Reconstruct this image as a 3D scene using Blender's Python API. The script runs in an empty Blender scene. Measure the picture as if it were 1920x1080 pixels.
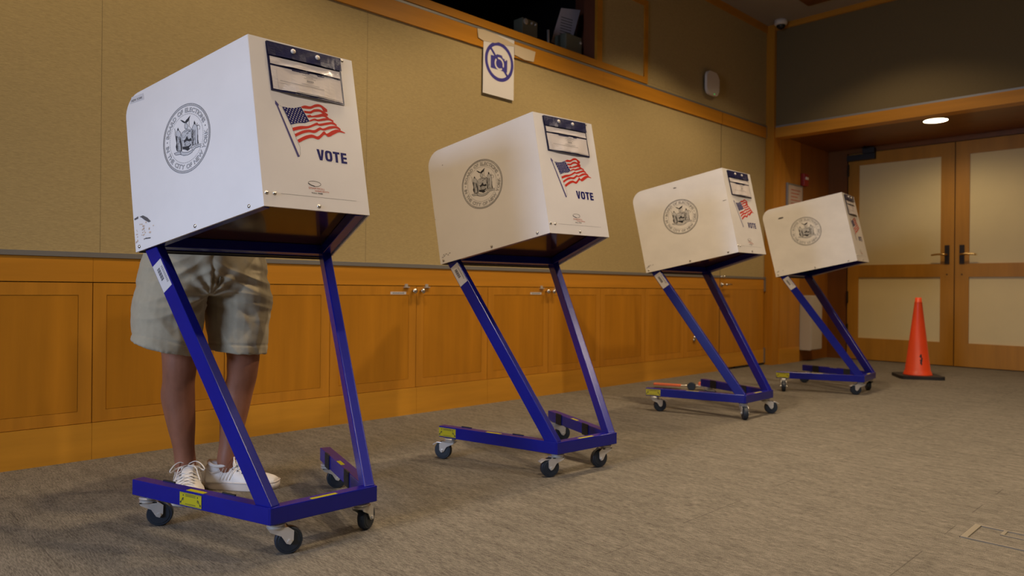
import bpy, bmesh, math, random
from mathutils import Vector, Matrix, noise
random.seed(7)
sc = bpy.context.scene
C = sc.collection
PI = math.pi
V = Vector

# ------------------------------------------------------------------ camera
F_PX, YAW, PITCH, ROLL = 1361.55, 0.79773, -0.0001, 0.00951
cam_d = bpy.data.cameras.new('camera')
cam = bpy.data.objects.new('camera', cam_d)
C.objects.link(cam)
sy, cy = math.sin(YAW), math.cos(YAW)
fwd = V((-sy, cy, 0)); rgt = V((cy, sy, 0)); up = V((0, 0, 1))
r2 = math.cos(ROLL) * rgt + math.sin(ROLL) * up
u2 = -math.sin(ROLL) * rgt + math.cos(ROLL) * up
cam.matrix_world = Matrix(((r2.x, u2.x, -fwd.x, 0), (r2.y, u2.y, -fwd.y, 0), (r2.z, u2.z, -fwd.z, 0.75), (0, 0, 0, 1)))
cam_d.sensor_width = 36.0
cam_d.lens = 36.0 * F_PX / 1920.0
cam_d.clip_start = 0.05
cam_d.dof.use_dof = True
cam_d.dof.focus_distance = 2.35
cam_d.dof.aperture_fstop = 3.5
sc.camera = cam

# ------------------------------------------------------------------ world, exposure
w = bpy.data.worlds.new('world'); sc.world = w; w.use_nodes = True
w.node_tree.nodes['Background'].inputs[0].default_value = (0.6, 0.5, 0.4, 1)
w.node_tree.nodes['Background'].inputs[1].default_value = 0.02
sc.view_settings.view_transform = 'Standard'
sc.view_settings.look = 'None'
sc.view_settings.gamma = 1
sc.view_settings.use_curve_mapping = False
sc.view_settings.exposure = 0.45

# ------------------------------------------------------------------ assumed lights of the room, sources unseen
WARM = (1.0, 0.75, 0.47)
def spot(name, loc, power, size=118, blend=0.45, col=WARM, rad=0.06, aim=(0, 0, -1)):
    d = bpy.data.lights.new(name, 'SPOT'); d.energy = power; d.color = col
    d.spot_size = math.radians(size); d.spot_blend = blend; d.shadow_soft_size = rad
    o = bpy.data.objects.new(name, d); C.objects.link(o); o.location = loc
    o.rotation_euler = V(aim).to_track_quat('-Z', 'Y').to_euler()
    return o
def area(name, loc, aim, sx, sy_, power, col):
    d = bpy.data.lights.new(name, 'AREA'); d.shape = 'RECTANGLE'; d.size = sx; d.size_y = sy_
    d.energy = power; d.color = col
    o = bpy.data.objects.new(name, d); C.objects.link(o); o.location = loc
    o.rotation_euler = V(aim).to_track_quat('-Z', 'Y').to_euler()
    return o
for i, (x, y, p) in enumerate([(-2.2, -0.6, 38), (-2.2, 1.3, 72), (-2.2, 3.2, 92), (-2.2, 4.9, 70), (-2.15, 6.0, 30),
                               (-0.2, 0.6, 60), (-0.2, 3.2, 105), (-0.2, 5.7, 26), (1.9, 1.0, 60), (1.9, 3.6, 80)]):
    spot('assumed_ceiling_spot', (x, y, 3.40), p * (1.18 if x < -1 else 1.45), 120, 0.45, WARM if x < -1 else (1.0, 0.80, 0.60))  # unseen ceiling lamps, assumed from how the light falls; no fixtures built
dl = area('assumed_cool_light', (-1.55, -3.3, 1.65), (0.0, 1, -0.30), 1.2, 1.2, 21, (0.58, 0.71, 1.0))  # assumed cool light from behind the camera; no window is built for it
dl.data.spread = math.radians(75)

# ------------------------------------------------------------------ materials
def lin(r, g, b):
    f = lambda c: (c / 255 / 12.92) if c / 255 <= 0.04045 else ((c / 255 + 0.055) / 1.055) ** 2.4
    return (f(r), f(g), f(b), 1)
def mat(name, col, rough=0.5, metal=0.0, spec=0.5, coat=0.0, noise_amt=0.0, nscale=(8, 8, 8), bump=0.0, bscale=None, detail=4, alpha=None, trans=0.0, emit=None, sheen=0.0):
    m = bpy.data.materials.new(name); m.use_nodes = True
    nt = m.node_tree; b = nt.nodes['Principled BSDF']
    b.inputs['Base Color'].default_value = col
    b.inputs['Roughness'].default_value = rough
    b.inputs['Metallic'].default_value = metal
    b.inputs['Specular IOR Level'].default_value = spec
    b.inputs['Coat Weight'].default_value = coat
    b.inputs['Coat Roughness'].default_value = 0.15
    b.inputs['Transmission Weight'].default_value = trans
    b.inputs['Sheen Weight'].default_value = sheen
    if emit:
        b.inputs['Emission Color'].default_value = emit[0]; b.inputs['Emission Strength'].default_value = emit[1]
    if noise_amt > 0 or bump > 0:
        tc = nt.nodes.new('ShaderNodeTexCoord')
        def ntex(sc_):
            mp = nt.nodes.new('ShaderNodeMapping'); mp.inputs['Scale'].default_value = sc_
            nt.links.new(tc.outputs['Object'], mp.inputs[0])
            t = nt.nodes.new('ShaderNodeTexNoise'); t.inputs['Scale'].default_value = 1.0; t.inputs['Detail'].default_value = detail
            t.inputs['Roughness'].default_value = 0.6
            nt.links.new(mp.outputs[0], t.inputs['Vector']); return t
        if noise_amt > 0:
            t = ntex(nscale)
            mr = nt.nodes.new('ShaderNodeMapRange')
            mr.inputs[1].default_value = 0.3; mr.inputs[2].default_value = 0.7
            mr.inputs[3].default_value = 1 - noise_amt; mr.inputs[4].default_value = 1 + noise_amt
            nt.links.new(t.outputs['Fac'], mr.inputs[0])
            mx = nt.nodes.new('ShaderNodeVectorMath'); mx.operation = 'SCALE'; mx.inputs[0].default_value = col[:3]
            nt.links.new(mr.outputs[0], mx.inputs['Scale']); nt.links.new(mx.outputs[0], b.inputs['Base Color'])
        if bump > 0:
            t2 = ntex(bscale or nscale)
            bp = nt.nodes.new('ShaderNodeBump'); bp.inputs['Strength'].default_value = bump; bp.inputs['Distance'].default_value = 0.004
            nt.links.new(t2.outputs['Fac'], bp.inputs['Height']); nt.links.new(bp.outputs[0], b.inputs['Normal'])
    return m

WOOD = (0.50, 0.212, 0.018, 1)
M = {}
M['wood_v'] = mat('wood_vertical_grain', WOOD, 0.38, spec=0.35, noise_amt=0.13, nscale=(14, 14, 1.1), detail=5)
M['wood_panel'] = mat('wood_panel_veneer', (0.46, 0.190, 0.012, 1), 0.38, spec=0.35, noise_amt=0.14, nscale=(11, 11, 0.8), detail=6)
M['wood_h'] = mat('wood_horizontal_grain', (0.55, 0.235, 0.020, 1), 0.38, spec=0.35, noise_amt=0.12, nscale=(14, 1.0, 16), detail=5)
M['wood_x'] = mat('wood_grain_across', (0.50, 0.22, 0.022, 1), 0.4, spec=0.35, noise_amt=0.12, nscale=(1.0, 14, 16), detail=5)
M['wood_base'] = mat('wood_baseboard', (0.56, 0.26, 0.024, 1), 0.36, spec=0.4, noise_amt=0.12, nscale=(14, 1.3, 12), detail=5)
M['wood_door'] = mat('wood_door', (0.42, 0.195, 0.020, 1), 0.45, spec=0.3, noise_amt=0.14, nscale=(10, 10, 0.8), detail=5)
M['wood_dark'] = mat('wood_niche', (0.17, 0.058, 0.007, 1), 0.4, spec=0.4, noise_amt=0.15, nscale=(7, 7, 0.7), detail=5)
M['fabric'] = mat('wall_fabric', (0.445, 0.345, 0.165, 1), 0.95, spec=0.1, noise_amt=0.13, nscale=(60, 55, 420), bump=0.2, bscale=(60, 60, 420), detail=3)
M['fabric_shaded'] = mat('wall_fabric_shaded', (0.17, 0.130, 0.066, 1), 0.95, spec=0.1, noise_amt=0.08, nscale=(60, 60, 300), detail=3)  # same fabric as the left wall, its colour darkened for the dimmer end wall
M['gray_metal'] = mat('aluminium_channel', (0.30, 0.30, 0.29, 1), 0.45, metal=0.6)
M['seam'] = mat('fabric_seam', (0.19, 0.15, 0.085, 1), 0.95)
M['dark_gap'] = mat('dark_gap', (0.012, 0.010, 0.008, 1), 0.9)
M['ceil'] = mat('ceiling_plaster', (0.34, 0.29, 0.24, 1), 0.9)
M['plaster'] = mat('plaster', (0.40, 0.33, 0.24, 1), 0.9)
M['white'] = mat('white_corrugated_plastic', (0.78, 0.755, 0.735, 1), 0.32, spec=0.45, noise_amt=0.03, nscale=(5, 5, 5), bump=0.06, bscale=(9, 9, 9))
M['white2'] = mat('white_plastic_worn', (0.76, 0.74, 0.71, 1), 0.24, spec=0.5, noise_amt=0.05, nscale=(6, 6, 9), bump=0.10, bscale=(7, 7, 7))
M['blue'] = mat('blue_powder_coat', (0.005, 0.008, 0.215, 1), 0.27, spec=0.42, coat=0.10, noise_amt=0.10, nscale=(5, 5, 5), bump=0.05, bscale=(220, 220, 220))
M['desk'] = mat('glossy_brown_desk_underside', (0.050, 0.018, 0.010, 1), 0.12, spec=0.15)
M['black'] = mat('black_plastic', (0.010, 0.010, 0.012, 1), 0.5)
M['rubber'] = mat('black_rubber_pad', (0.014, 0.012, 0.011, 1), 0.75)
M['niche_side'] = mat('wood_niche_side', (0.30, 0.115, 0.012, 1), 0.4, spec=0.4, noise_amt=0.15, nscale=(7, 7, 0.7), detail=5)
M['screw'] = mat('nickel_screw', (0.62, 0.60, 0.56, 1), 0.28, metal=1.0)
M['chrome'] = mat('zinc_plated_steel', (0.70, 0.69, 0.66, 1), 0.22, metal=1.0)
M['fork'] = mat('cast_zinc_fork', (0.62, 0.61, 0.58, 1), 0.32, metal=0.55)
M['tyre'] = mat('dark_caster_tyre', (0.012, 0.020, 0.032, 1), 0.5)
M['hub'] = mat('caster_hub', (0.014, 0.014, 0.016, 1), 0.4)
M['navy'] = mat('navy_ink', (0.010, 0.010, 0.125, 1), 0.4, spec=0.15)
M['vinyl'] = mat('navy_vinyl', (0.010, 0.012, 0.062, 1), 0.3, bump=0.5, bscale=(26, 26, 34))
M['red'] = mat('red_ink', (0.60, 0.035, 0.018, 1), 0.4, spec=0.15)
M['polegray'] = mat('flagpole_ink', (0.085, 0.075, 0.22, 1), 0.4, spec=0.15)
M['whiteink'] = mat('white_ink', (0.80, 0.78, 0.76, 1), 0.4)
M['ink'] = mat('black_ink', (0.045, 0.045, 0.050, 1), 0.5, spec=0.15)
M['inkgray'] = mat('gray_ink', (0.15, 0.15, 0.16, 1), 0.5, spec=0.15)
M['sealgray'] = mat('light_gray_ink', (0.52, 0.52, 0.53, 1), 0.5)
M['orangeink'] = mat('orange_ink', (0.50, 0.14, 0.08, 1), 0.5)
M['paper'] = mat('white_paper', (0.62, 0.57, 0.55, 1), 0.45)
M['paper2'] = mat('white_sign_paper', (0.80, 0.78, 0.76, 1), 0.7)
M['clear'] = mat('clear_vinyl_window', (0.70, 0.66, 0.65, 1), 0.10, spec=0.8, bump=0.35, bscale=(40, 40, 60))
M['yellow'] = mat('yellow_label', (0.45, 0.40, 0.008, 1), 0.45)
M['label'] = mat('barcode_label', (0.60, 0.58, 0.58, 1), 0.5)
M['tape'] = mat('masking_tape', (0.66, 0.55, 0.38, 1), 0.6)
M['signblue'] = mat('sign_blue_ink', (0.055, 0.050, 0.32, 1), 0.5)
M['cone'] = mat('orange_cone_vinyl', (0.82, 0.072, 0.016, 1), 0.38, noise_amt=0.08, nscale=(9, 9, 5))
M['conebase'] = mat('black_rubber_base', (0.018, 0.016, 0.014, 1), 0.7)
M['glass'] = mat('frosted_door_glass', (0.68, 0.57, 0.30, 1), 0.55, spec=0.35, noise_amt=0.03, nscale=(3, 3, 3))
M['bronze'] = mat('dark_bronze', (0.028, 0.018, 0.010, 1), 0.45, metal=0.5)
M['brass'] = mat('brass_lever', (0.62, 0.40, 0.14, 1), 0.3, metal=1.0)
M['khaki'] = mat('khaki_cotton', (0.42, 0.375, 0.27, 1), 0.92, spec=0.15, noise_amt=0.05, nscale=(40, 40, 40), bump=0.25, bscale=(16, 16, 16), sheen=0.1)
M['khaki_seam'] = mat('khaki_seam_thread', (0.30, 0.27, 0.20, 1), 0.95)
M['skin'] = mat('skin', (0.30, 0.125, 0.072, 1), 0.55, spec=0.35, noise_amt=0.13, nscale=(22, 22, 14), bump=0.15, bscale=(60, 60, 60))
M['hair'] = mat('brown_hair', (0.045, 0.028, 0.018, 1), 0.6, noise_amt=0.3, nscale=(90, 90, 30), bump=0.6, bscale=(90, 90, 20))
M['shirt'] = mat('navy_shirt_cotton', (0.03, 0.045, 0.085, 1), 0.9, noise_amt=0.06, nscale=(30, 30, 30), bump=0.2, bscale=(14, 14, 14))
M['eyewhite'] = mat('eye_white', (0.75, 0.72, 0.68, 1), 0.2)
M['lip'] = mat('lip', (0.38, 0.13, 0.10, 1), 0.5)
M['leather'] = mat('white_sneaker_leather', (0.74, 0.72, 0.69, 1), 0.5, noise_amt=0.05, nscale=(20, 20, 20), bump=0.2, bscale=(50, 50, 50))
M['sole'] = mat('off_white_rubber_sole', (0.66, 0.60, 0.54, 1), 0.6)
M['lace'] = mat('white_lace', (0.78, 0.75, 0.70, 1), 0.85)
M['offwhite'] = mat('off_white_plastic', (0.74, 0.68, 0.60, 1), 0.45)
M['boxwhite'] = mat('white_painted_box', (0.50, 0.46, 0.40, 1), 0.5)
M['alarm'] = mat('red_alarm_plastic', (0.35, 0.02, 0.01, 1), 0.4)
M['greenled'] = mat('green_led', (0.02, 0.4, 0.05, 1), 0.4, emit=((0.1, 1, 0.15, 1), 0.25))
M['dome'] = mat('dark_dome', (0.02, 0.02, 0.02, 1), 0.12)
M['device'] = mat('dark_green_gray_device', (0.17, 0.18, 0.13, 1), 0.5)
M['curtain'] = mat('dark_red_brown_panel', (0.16, 0.045, 0.016, 1), 0.7, noise_amt=0.3, nscale=(2, 30, 1))
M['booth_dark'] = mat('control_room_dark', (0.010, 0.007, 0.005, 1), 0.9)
M['lamp'] = mat('lit_lamp_disc', (1, 0.9, 0.7, 1), 0.5, emit=((1.0, 0.80, 0.50, 1), 14.0))
M['toolorange'] = mat('orange_painted_bar', (0.75, 0.16, 0.06, 1), 0.45)
M['grime'] = mat('grime_mark', (0.10, 0.09, 0.09, 1), 0.8)
M['peel'] = mat('peeled_tape', (0.60, 0.45, 0.33, 1), 0.25, noise_amt=0.4, nscale=(120, 120, 120))

def carpet():
    m = bpy.data.materials.new('carpet_tiles'); m.use_nodes = True
    nt = m.node_tree; L = nt.links.new; b = nt.nodes['Principled BSDF']
    b.inputs['Roughness'].default_value = 0.96; b.inputs['Specular IOR Level'].default_value = 0.12
    tc = nt.nodes.new('ShaderNodeTexCoord')
    def n(scale, detail, rough=0.6):
        mp = nt.nodes.new('ShaderNodeMapping'); mp.inputs['Scale'].default_value = scale
        L(tc.outputs['Object'], mp.inputs[0])
        t = nt.nodes.new('ShaderNodeTexNoise'); t.inputs['Scale'].default_value = 1; t.inputs['Detail'].default_value = detail; t.inputs['Roughness'].default_value = rough
        L(mp.outputs[0], t.inputs['Vector']); return t.outputs['Fac']
    def mth(op, a, bb, v=None):
        x = nt.nodes.new('ShaderNodeMath'); x.operation = op
        for k, s in enumerate((a, bb)):
            if s is None: continue
            if isinstance(s, (int, float)): x.inputs[k].default_value = s
            else: L(s, x.inputs[k])
        return x.outputs[0]
    streak = n((36, 260, 1), 4, 0.7)
    fine = n((380, 460, 1), 2, 0.7)
    big = n((1.1, 1.1, 1), 3)
    mid = n((7, 30, 1), 3)
    s = mth('MULTIPLY', streak, 0.48)
    s = mth('ADD', s, mth('MULTIPLY', fine, 0.37))
    s = mth('ADD', s, mth('MULTIPLY', mid, 0.15))
    ramp = nt.nodes.new('ShaderNodeValToRGB'); L(s, ramp.inputs[0])
    e = ramp.color_ramp.elements
    e[0].position = 0.355; e[0].color = (0.028, 0.024, 0.020, 1)
    e[1].position = 0.60; e[1].color = (0.266, 0.238, 0.190, 1)
    x = ramp.color_ramp.elements.new(0.47); x.color = (0.132, 0.117, 0.092, 1)
    # tile seams every 0.61 m along the room
    sep = nt.nodes.new('ShaderNodeSeparateXYZ'); L(tc.outputs['Object'], sep.inputs[0])
    def seam(comp, off):
        f = mth('FRACT', mth('DIVIDE', mth('ADD', sep.outputs[comp], off), 0.61), None)
        d = mth('ABSOLUTE', mth('SUBTRACT', f, 0.5), None)
        return mth('GREATER_THAN', d, 0.4972)
    sm = mth('MAXIMUM', seam(0, 10 * 0.61 + 0.67), seam(1, 10 * 0.61 + 0.12))
    brk = mth('GREATER_THAN', n((3, 3, 1), 2), 0.52)
    sm = mth('MULTIPLY', mth('MULTIPLY', sm, brk), 0.35)
    bigr = nt.nodes.new('ShaderNodeMapRange'); L(big, bigr.inputs[0])
    bigr.inputs[1].default_value = .3; bigr.inputs[2].default_value = .7; bigr.inputs[3].default_value = .93; bigr.inputs[4].default_value = 1.07
    k = mth('MULTIPLY', bigr.outputs[0], mth('SUBTRACT', 1.0, sm))
    vm = nt.nodes.new('ShaderNodeVectorMath'); vm.operation = 'SCALE'; L(ramp.outputs[0], vm.inputs[0]); L(k, vm.inputs['Scale'])
    L(vm.outputs[0], b.inputs['Base Color'])
    bp = nt.nodes.new('ShaderNodeBump'); bp.inputs['Strength'].default_value = 0.5; bp.inputs['Distance'].default_value = 0.003
    L(s, bp.inputs['Height']); L(bp.outputs[0], b.inputs['Normal'])
    return m
M['carpet'] = carpet()

# ------------------------------------------------------------------ helpers
def link(o, parent=None):
    C.objects.link(o)
    if parent: o.parent = parent
    return o
def obj(name, bm, m, parent=None, smooth=False):
    me = bm if isinstance(bm, bpy.types.Mesh) else None
    if me is None:
        me = bpy.data.meshes.new(name)
        bmesh.ops.recalc_face_normals(bm, faces=bm.faces) if not getattr(bm, 'nofix', False) else None
        bm.to_mesh(me); bm.free()
    if not me.materials:
        me.materials.append(M[m] if isinstance(m, str) else m)
    if smooth:
        for p in me.polygons: p.use_smooth = True
    o = bpy.data.objects.new(name, me)
    return link(o, parent)
def thing(name, label, cat, loc=(0, 0, 0), rz=0, group=None):
    o = bpy.data.objects.new(name, None); C.objects.link(o); o.empty_display_size = 0.1
    o.location = loc; o.rotation_euler = (0, 0, rz); o['label'] = label; o['category'] = cat
    if group: o['group'] = group
    return o
def tag(o, label, cat, group=None):
    o['label'] = label; o['category'] = cat
    if group: o['group'] = group
    return o
def struct(name, bm, m, parent=None):
    o = obj(name, bm, m, parent)
    if not parent: o['kind'] = 'structure'
    return o
def B(): return bmesh.new()
def box(bm, a, b, bev=0.0):
    (x0, y0, z0), (x1, y1, z1) = a, b
    vs = [bm.verts.new(p) for p in ((x0, y0, z0), (x1, y0, z0), (x1, y1, z0), (x0, y1, z0), (x0, y0, z1), (x1, y0, z1), (x1, y1, z1), (x0, y1, z1))]
    fs = [bm.faces.new([vs[i] for i in f]) for f in ((0, 3, 2, 1), (4, 5, 6, 7), (0, 1, 5, 4), (1, 2, 6, 5), (2, 3, 7, 6), (3, 0, 4, 7))]
    if bev > 0:
        es = list({e for f in fs for e in f.edges})
        bmesh.ops.bevel(bm, geom=es, offset=bev, segments=2, affect='EDGES', profile=0.6)
    return bm
def bx(a, b, bev=0.0): return box(B(), a, b, bev)
def tube_rect(bm, p0, p1, side, w, h, bev=0.004):
    """rectangular tube p0->p1; side = approximate width direction; w along side, h across"""
    p0, p1 = V(p0), V(p1); d = (p1 - p0).normalized()
    s = V(side); s = (s - d * s.dot(d)).normalized(); t = d.cross(s)
    vs = []
    for p in (p0, p1):
        for a, b_ in ((-1, -1), (1, -1), (1, 1), (-1, 1)):
            vs.append(bm.verts.new(p + s * a * w / 2 + t * b_ * h / 2))
    fs = [bm.faces.new([vs[i] for i in f]) for f in ((0, 3, 2, 1), (4, 5, 6, 7), (0, 1, 5, 4), (1, 2, 6, 5), (2, 3, 7, 6), (3, 0, 4, 7))]
    if bev > 0:
        bmesh.ops.bevel(bm, geom=list({e for f in fs for e in f.edges}), offset=bev, segments=3, affect='EDGES', profile=0.7)
    return bm
def prism(bm, pts, fr, h0, h1):
    """polygon pts (2D) in frame fr=(o,ex,ey,n), extruded from h0 to h1 along n"""
    o, ex, ey, n = fr
    lo = [bm.verts.new(o + ex * x + ey * y + n * h0) for x, y in pts]
    hi = [bm.verts.new(o + ex * x + ey * y + n * h1) for x, y in pts]
    bm.faces.new(lo[::-1]); bm.faces.new(hi)
    k = len(pts)
    for i in range(k): bm.faces.new((lo[i], lo[(i + 1) % k], hi[(i + 1) % k], hi[i]))
    return bm
def flat(bm, pts, fr, h):
    o, ex, ey, n = fr
    f = bm.faces.new([bm.verts.new(o + ex * x + ey * y + n * h) for x, y in pts])
    f.normal_update()
    if f.normal.dot(n) < 0: f.normal_flip()
    return f
def stroke(bm, pts, w, fr, h):
    pts = [V((p[0], p[1])) for p in pts]
    L, R = [], []
    for i, p in enumerate(pts):
        a = pts[max(i - 1, 0)]; b_ = pts[min(i + 1, len(pts) - 1)]
        d = (b_ - a)
        if d.length < 1e-9: d = V((1, 0))
        d.normalize(); nn = V((-d.y, d.x)) * w / 2
        L.append(p + nn); R.append(p - nn)
    for i in range(len(pts) - 1):
        flat(bm, [L[i], L[i + 1], R[i + 1], R[i]], fr, h)
def rect(x0, y0, x1, y1): return [(x0, y0), (x1, y0), (x1, y1), (x0, y1)]
def ring(bm, cx, cy_, r0, r1, fr, h, n=72, ex=1.0):
    for i in range(n):
        a, b_ = 2 * PI * i / n, 2 * PI * (i + 1) / n
        flat(bm, [(cx + r0 * math.cos(a), cy_ + r0 * ex * math.sin(a)), (cx + r1 * math.cos(a), cy_ + r1 * ex * math.sin(a)),
                  (cx + r1 * math.cos(b_), cy_ + r1 * ex * math.sin(b_)), (cx + r0 * math.cos(b_), cy_ + r0 * ex * math.sin(b_))], fr, h)
def disc(bm, cx, cy_, r, fr, h, n=16): flat(bm, [(cx + r * math.cos(2 * PI * i / n), cy_ + r * math.sin(2 * PI * i / n)) for i in range(n)], fr, h)
def lathe(bm, prof, o=(0, 0, 0), axis=(0, 0, 1), n=24):
    o = V(o); a = V(axis).normalized(); ref = V((1, 0, 0)) if abs(a.x) < 0.9 else V((0, 1, 0))
    u = (ref - a * ref.dot(a)).normalized(); v = a.cross(u)
    rows = []
    for r, z in prof:
        rows.append([bm.verts.new(o + a * z + (u * math.cos(2 * PI * i / n) + v * math.sin(2 * PI * i / n)) * max(r, 1e-5)) for i in range(n)])
    for k in range(len(rows) - 1):
        for i in range(n): bm.faces.new((rows[k][i], rows[k][(i + 1) % n], rows[k + 1][(i + 1) % n], rows[k + 1][i]))
    bm.faces.new(rows[0][::-1]); bm.faces.new(rows[-1])
    return bm
def wire(bm, pts, r, n=8, flatk=1.0):
    pts = [V(p) for p in pts]; rows = []; prev = None
    for i, p in enumerate(pts):
        d = (pts[min(i + 1, len(pts) - 1)] - pts[max(i - 1, 0)]).normalized()
        if prev is None:
            ref = V((0, 0, 1)) if abs(d.z) < 0.9 else V((1, 0, 0)); u = (ref - d * ref.dot(d)).normalized()
        else: u = (prev - d * prev.dot(d)).normalized()
        prev = u; v = d.cross(u); rr = r[i] if isinstance(r, (list, tuple)) else r
        rows.append([bm.verts.new(p + u * math.cos(2 * PI * k / n) * rr * flatk + v * math.sin(2 * PI * k / n) * rr) for k in range(n)])
    for a in range(len(rows) - 1):
        for k in range(n): bm.faces.new((rows[a][k], rows[a][(k + 1) % n], rows[a + 1][(k + 1) % n], rows[a + 1][k]))
    bm.faces.new(rows[0][::-1]); bm.faces.new(rows[-1])
    return bm
def smoothpath(pts, k=5):
    P = [V(p) for p in pts]; out = []
    for i in range(len(P) - 1):
        a, b_, c, d = P[max(i - 1, 0)], P[i], P[i + 1], P[min(i + 2, len(P) - 1)]
        for j in range(k):
            t = j / k
            out.append(0.5 * ((2 * b_) + (c - a) * t + (2 * a - 5 * b_ + 4 * c - d) * t * t + (3 * b_ - a - 3 * c + d) * t ** 3))
    out.append(P[-1]); return out

# glyphs of Blender's own font as flat 2D faces
_gl = {}
def glyph(s, off=0.0):
    k = (s, off)
    if k not in _gl:
        cu = bpy.data.curves.new('g', 'FONT'); cu.body = s; cu.size = 1.0; cu.offset = off; cu.resolution_u = 3
        o = bpy.data.objects.new('g', cu); C.objects.link(o)
        bpy.context.view_layer.update()
        me = bpy.data.meshes.new_from_object(o.evaluated_get(bpy.context.evaluated_depsgraph_get()))
        vs = [(v.co.x, v.co.y) for v in me.vertices]; fs = [tuple(p.vertices) for p in me.polygons]
        bpy.data.objects.remove(o); bpy.data.curves.remove(cu); bpy.data.meshes.remove(me)
        _gl[k] = (vs, fs, max([v[0] for v in vs], default=0.3), min([v[0] for v in vs], default=0))
    return _gl[k]
def put_text(bm, s, x, y, size, fr, h, off=0.0, sx=1.0, center=True):
    vs, fs, x1, x0 = glyph(s, off)
    dx = -(x1 + x0) / 2 if center else 0
    o, ex, ey, n = fr
    vv = [bm.verts.new(o + ex * (x + (a + dx) * size * sx) + ey * (y + b_ * size) + n * h) for a, b_ in vs]
    for f in fs:
        try:
            ff = bm.faces.new([vv[i] for i in f]); ff.normal_update()
            if ff.normal.dot(n) < 0: ff.normal_flip()
        except ValueError: pass
def arc_text(bm, s, cx, cy_, r, a0, a1, size, fr, h, off=0.0, inward=False, track=0.10):
    """text along a circle from angle a0 to a1 (degrees)"""
    ws = [(glyph(c)[2] - glyph(c)[3] if c != ' ' else 0.28) + track for c in s]
    tot = sum(ws); acc = 0; o, ex, ey, n = fr
    for c, wd in zip(s, ws):
        t = (acc + wd / 2) / tot; acc += wd
        if c == ' ': continue
        a = math.radians(a0 + (a1 - a0) * t)
        d = V((math.cos(a), math.sin(a)))
        upv = -d if inward else d
        rt = V((upv.y, -upv.x))
        c0 = V((cx, cy_)) + d * r
        vs, fs, x1, x0 = glyph(c, off)
        k = (abs(math.radians(a1 - a0)) * r / tot)  # advance scale
        vv = [bm.verts.new(o + ex * (c0 + rt * ((vx - (x0 + x1) / 2) * k) + upv * ((vy - 0.35) * size)).x
                           + ey * (c0 + rt * ((vx - (x0 + x1) / 2) * k) + upv * ((vy - 0.35) * size)).y + n * h) for vx, vy in vs]
        for f in fs:
            try:
                ff = bm.faces.new([vv[i] for i in f]); ff.normal_update()
                if ff.normal.dot(n) < 0: ff.normal_flip()
            except ValueError: pass
def raw(bm): bm_ = bm; return bm_
def decal(name, bm, m, parent):
    me = bpy.data.meshes.new(name); bm.to_mesh(me); bm.free(); me.materials.append(M[m])
    o = bpy.data.objects.new(name, me); return link(o, parent)

# ================================================================== THE ROOM
WX = -3.475            # plane of the long left wall
YE = 7.0               # end wall
ZC = 3.42
struct('floor', bx((WX - 0.15, -4.2, -0.12), (4.4, 8.5, 0)), 'carpet')
struct('ceiling', bx((WX - 0.15, -4.2, ZC), (4.4, 8.5, ZC + 0.12)), 'ceil')
# wall with the control-room opening
WY0, WY1, WZ0, WZ1 = 1.2, 4.25, 2.467, 3.06
bm = B()
box(bm, (WX - 0.12, -4.2, 0.0), (WX - 0.028, YE + 1.5, 0.8635))
box(bm, (WX - 0.12, -4.2, 0.8635), (WX, 6.08, 2.288))
box(bm, (WX - 0.12, 6.083, 0.8635), (WX, 6.952, 2.288))
box(bm, (WX - 0.12, 6.952, 0.8635), (WX - 0.02, YE + 1.5, 2.288))
box(bm, (WX - 0.12, -4.2, 2.288), (WX - 0.002, YE + 1.5, WZ0 - 0.03))
box(bm, (WX - 0.12, -4.2, WZ0 - 0.03), (WX - 0.001, WY0, ZC))
box(bm, (WX - 0.12, WY1 + 0.04, WZ0 - 0.03), (WX - 0.001, YE, ZC))
box(bm, (WX - 0.12, WY0, WZ1), (WX - 0.001, WY1 + 0.04, ZC))
box(bm, (WX - 0.12, YE, WZ0 - 0.03), (WX - 0.001, YE + 1.5, ZC))
struct('wall_left', bm, 'fabric')
# thin seams of the fabric panels
bm = B()
for y in (0.912, 2.245):
    box(bm, (WX - 0.004, y - 0.0007, 0.885), (WX + 0.0004, y + 0.0007, 2.286))
struct('trim_1', bm, 'seam')
struct('trim_14', bx((WX - 0.02, 6.079, 0.158), (WX + 0.0008, 6.084, 2.40)), 'dark_gap')
struct('trim_2', box(bx((WX, -4.2, 0.864), (WX + 0.006, 6.075, 0.885)), (WX, 6.086, 0.864), (WX + 0.006, 6.945, 0.885)), 'gray_metal')
bm = B(); box(bm, (WX, -4.2, 2.288), (WX + 0.012, 4.322, 2.395)); box(bm, (WX, 4.323, 2.288), (WX + 0.012, 6.078, 2.395)); box(bm, (WX, 6.084, 2.288), (WX + 0.012, 6.945, 2.395))
struct('trim_3', bm, 'wood_h')
struct('trim_4', bx((WX, -4.2, 2.397), (WX + 0.010, 6.945, 2.411)), 'gray_metal')
bm = B()
box(bm, (WX - 0.12, -4.2, 2.417), (WX + 0.010, WY1, 2.467))
box(bm, (WX - 0.015, WY1, 2.417), (WX + 0.010, 4.31, ZC - 0.07))
box(bm, (WX - 0.01, 4.31, 2.417), (WX + 0.010, 4.90, 2.467))
box(bm, (WX - 0.01, 4.852, 2.467), (WX + 0.010, 4.90, 3.09))
box(bm, (WX - 0.01, 4.31, 3.045), (WX + 0.010, 4.852, 3.09))
box(bm, (WX - 0.12, WY0 - 0.06, 2.467), (WX + 0.010, WY0, WZ1 + 0.05))
box(bm, (WX - 0.12, WY0, WZ1), (WX + 0.010, WY1, WZ1 + 0.05))
struct('window_1', bm, 'wood_h')
bm = B(); box(bm, (WX, -4.2, ZC - 0.07), (WX + 0.012, YE, ZC)); struct('trim_5', bm, 'wood_h')
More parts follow.
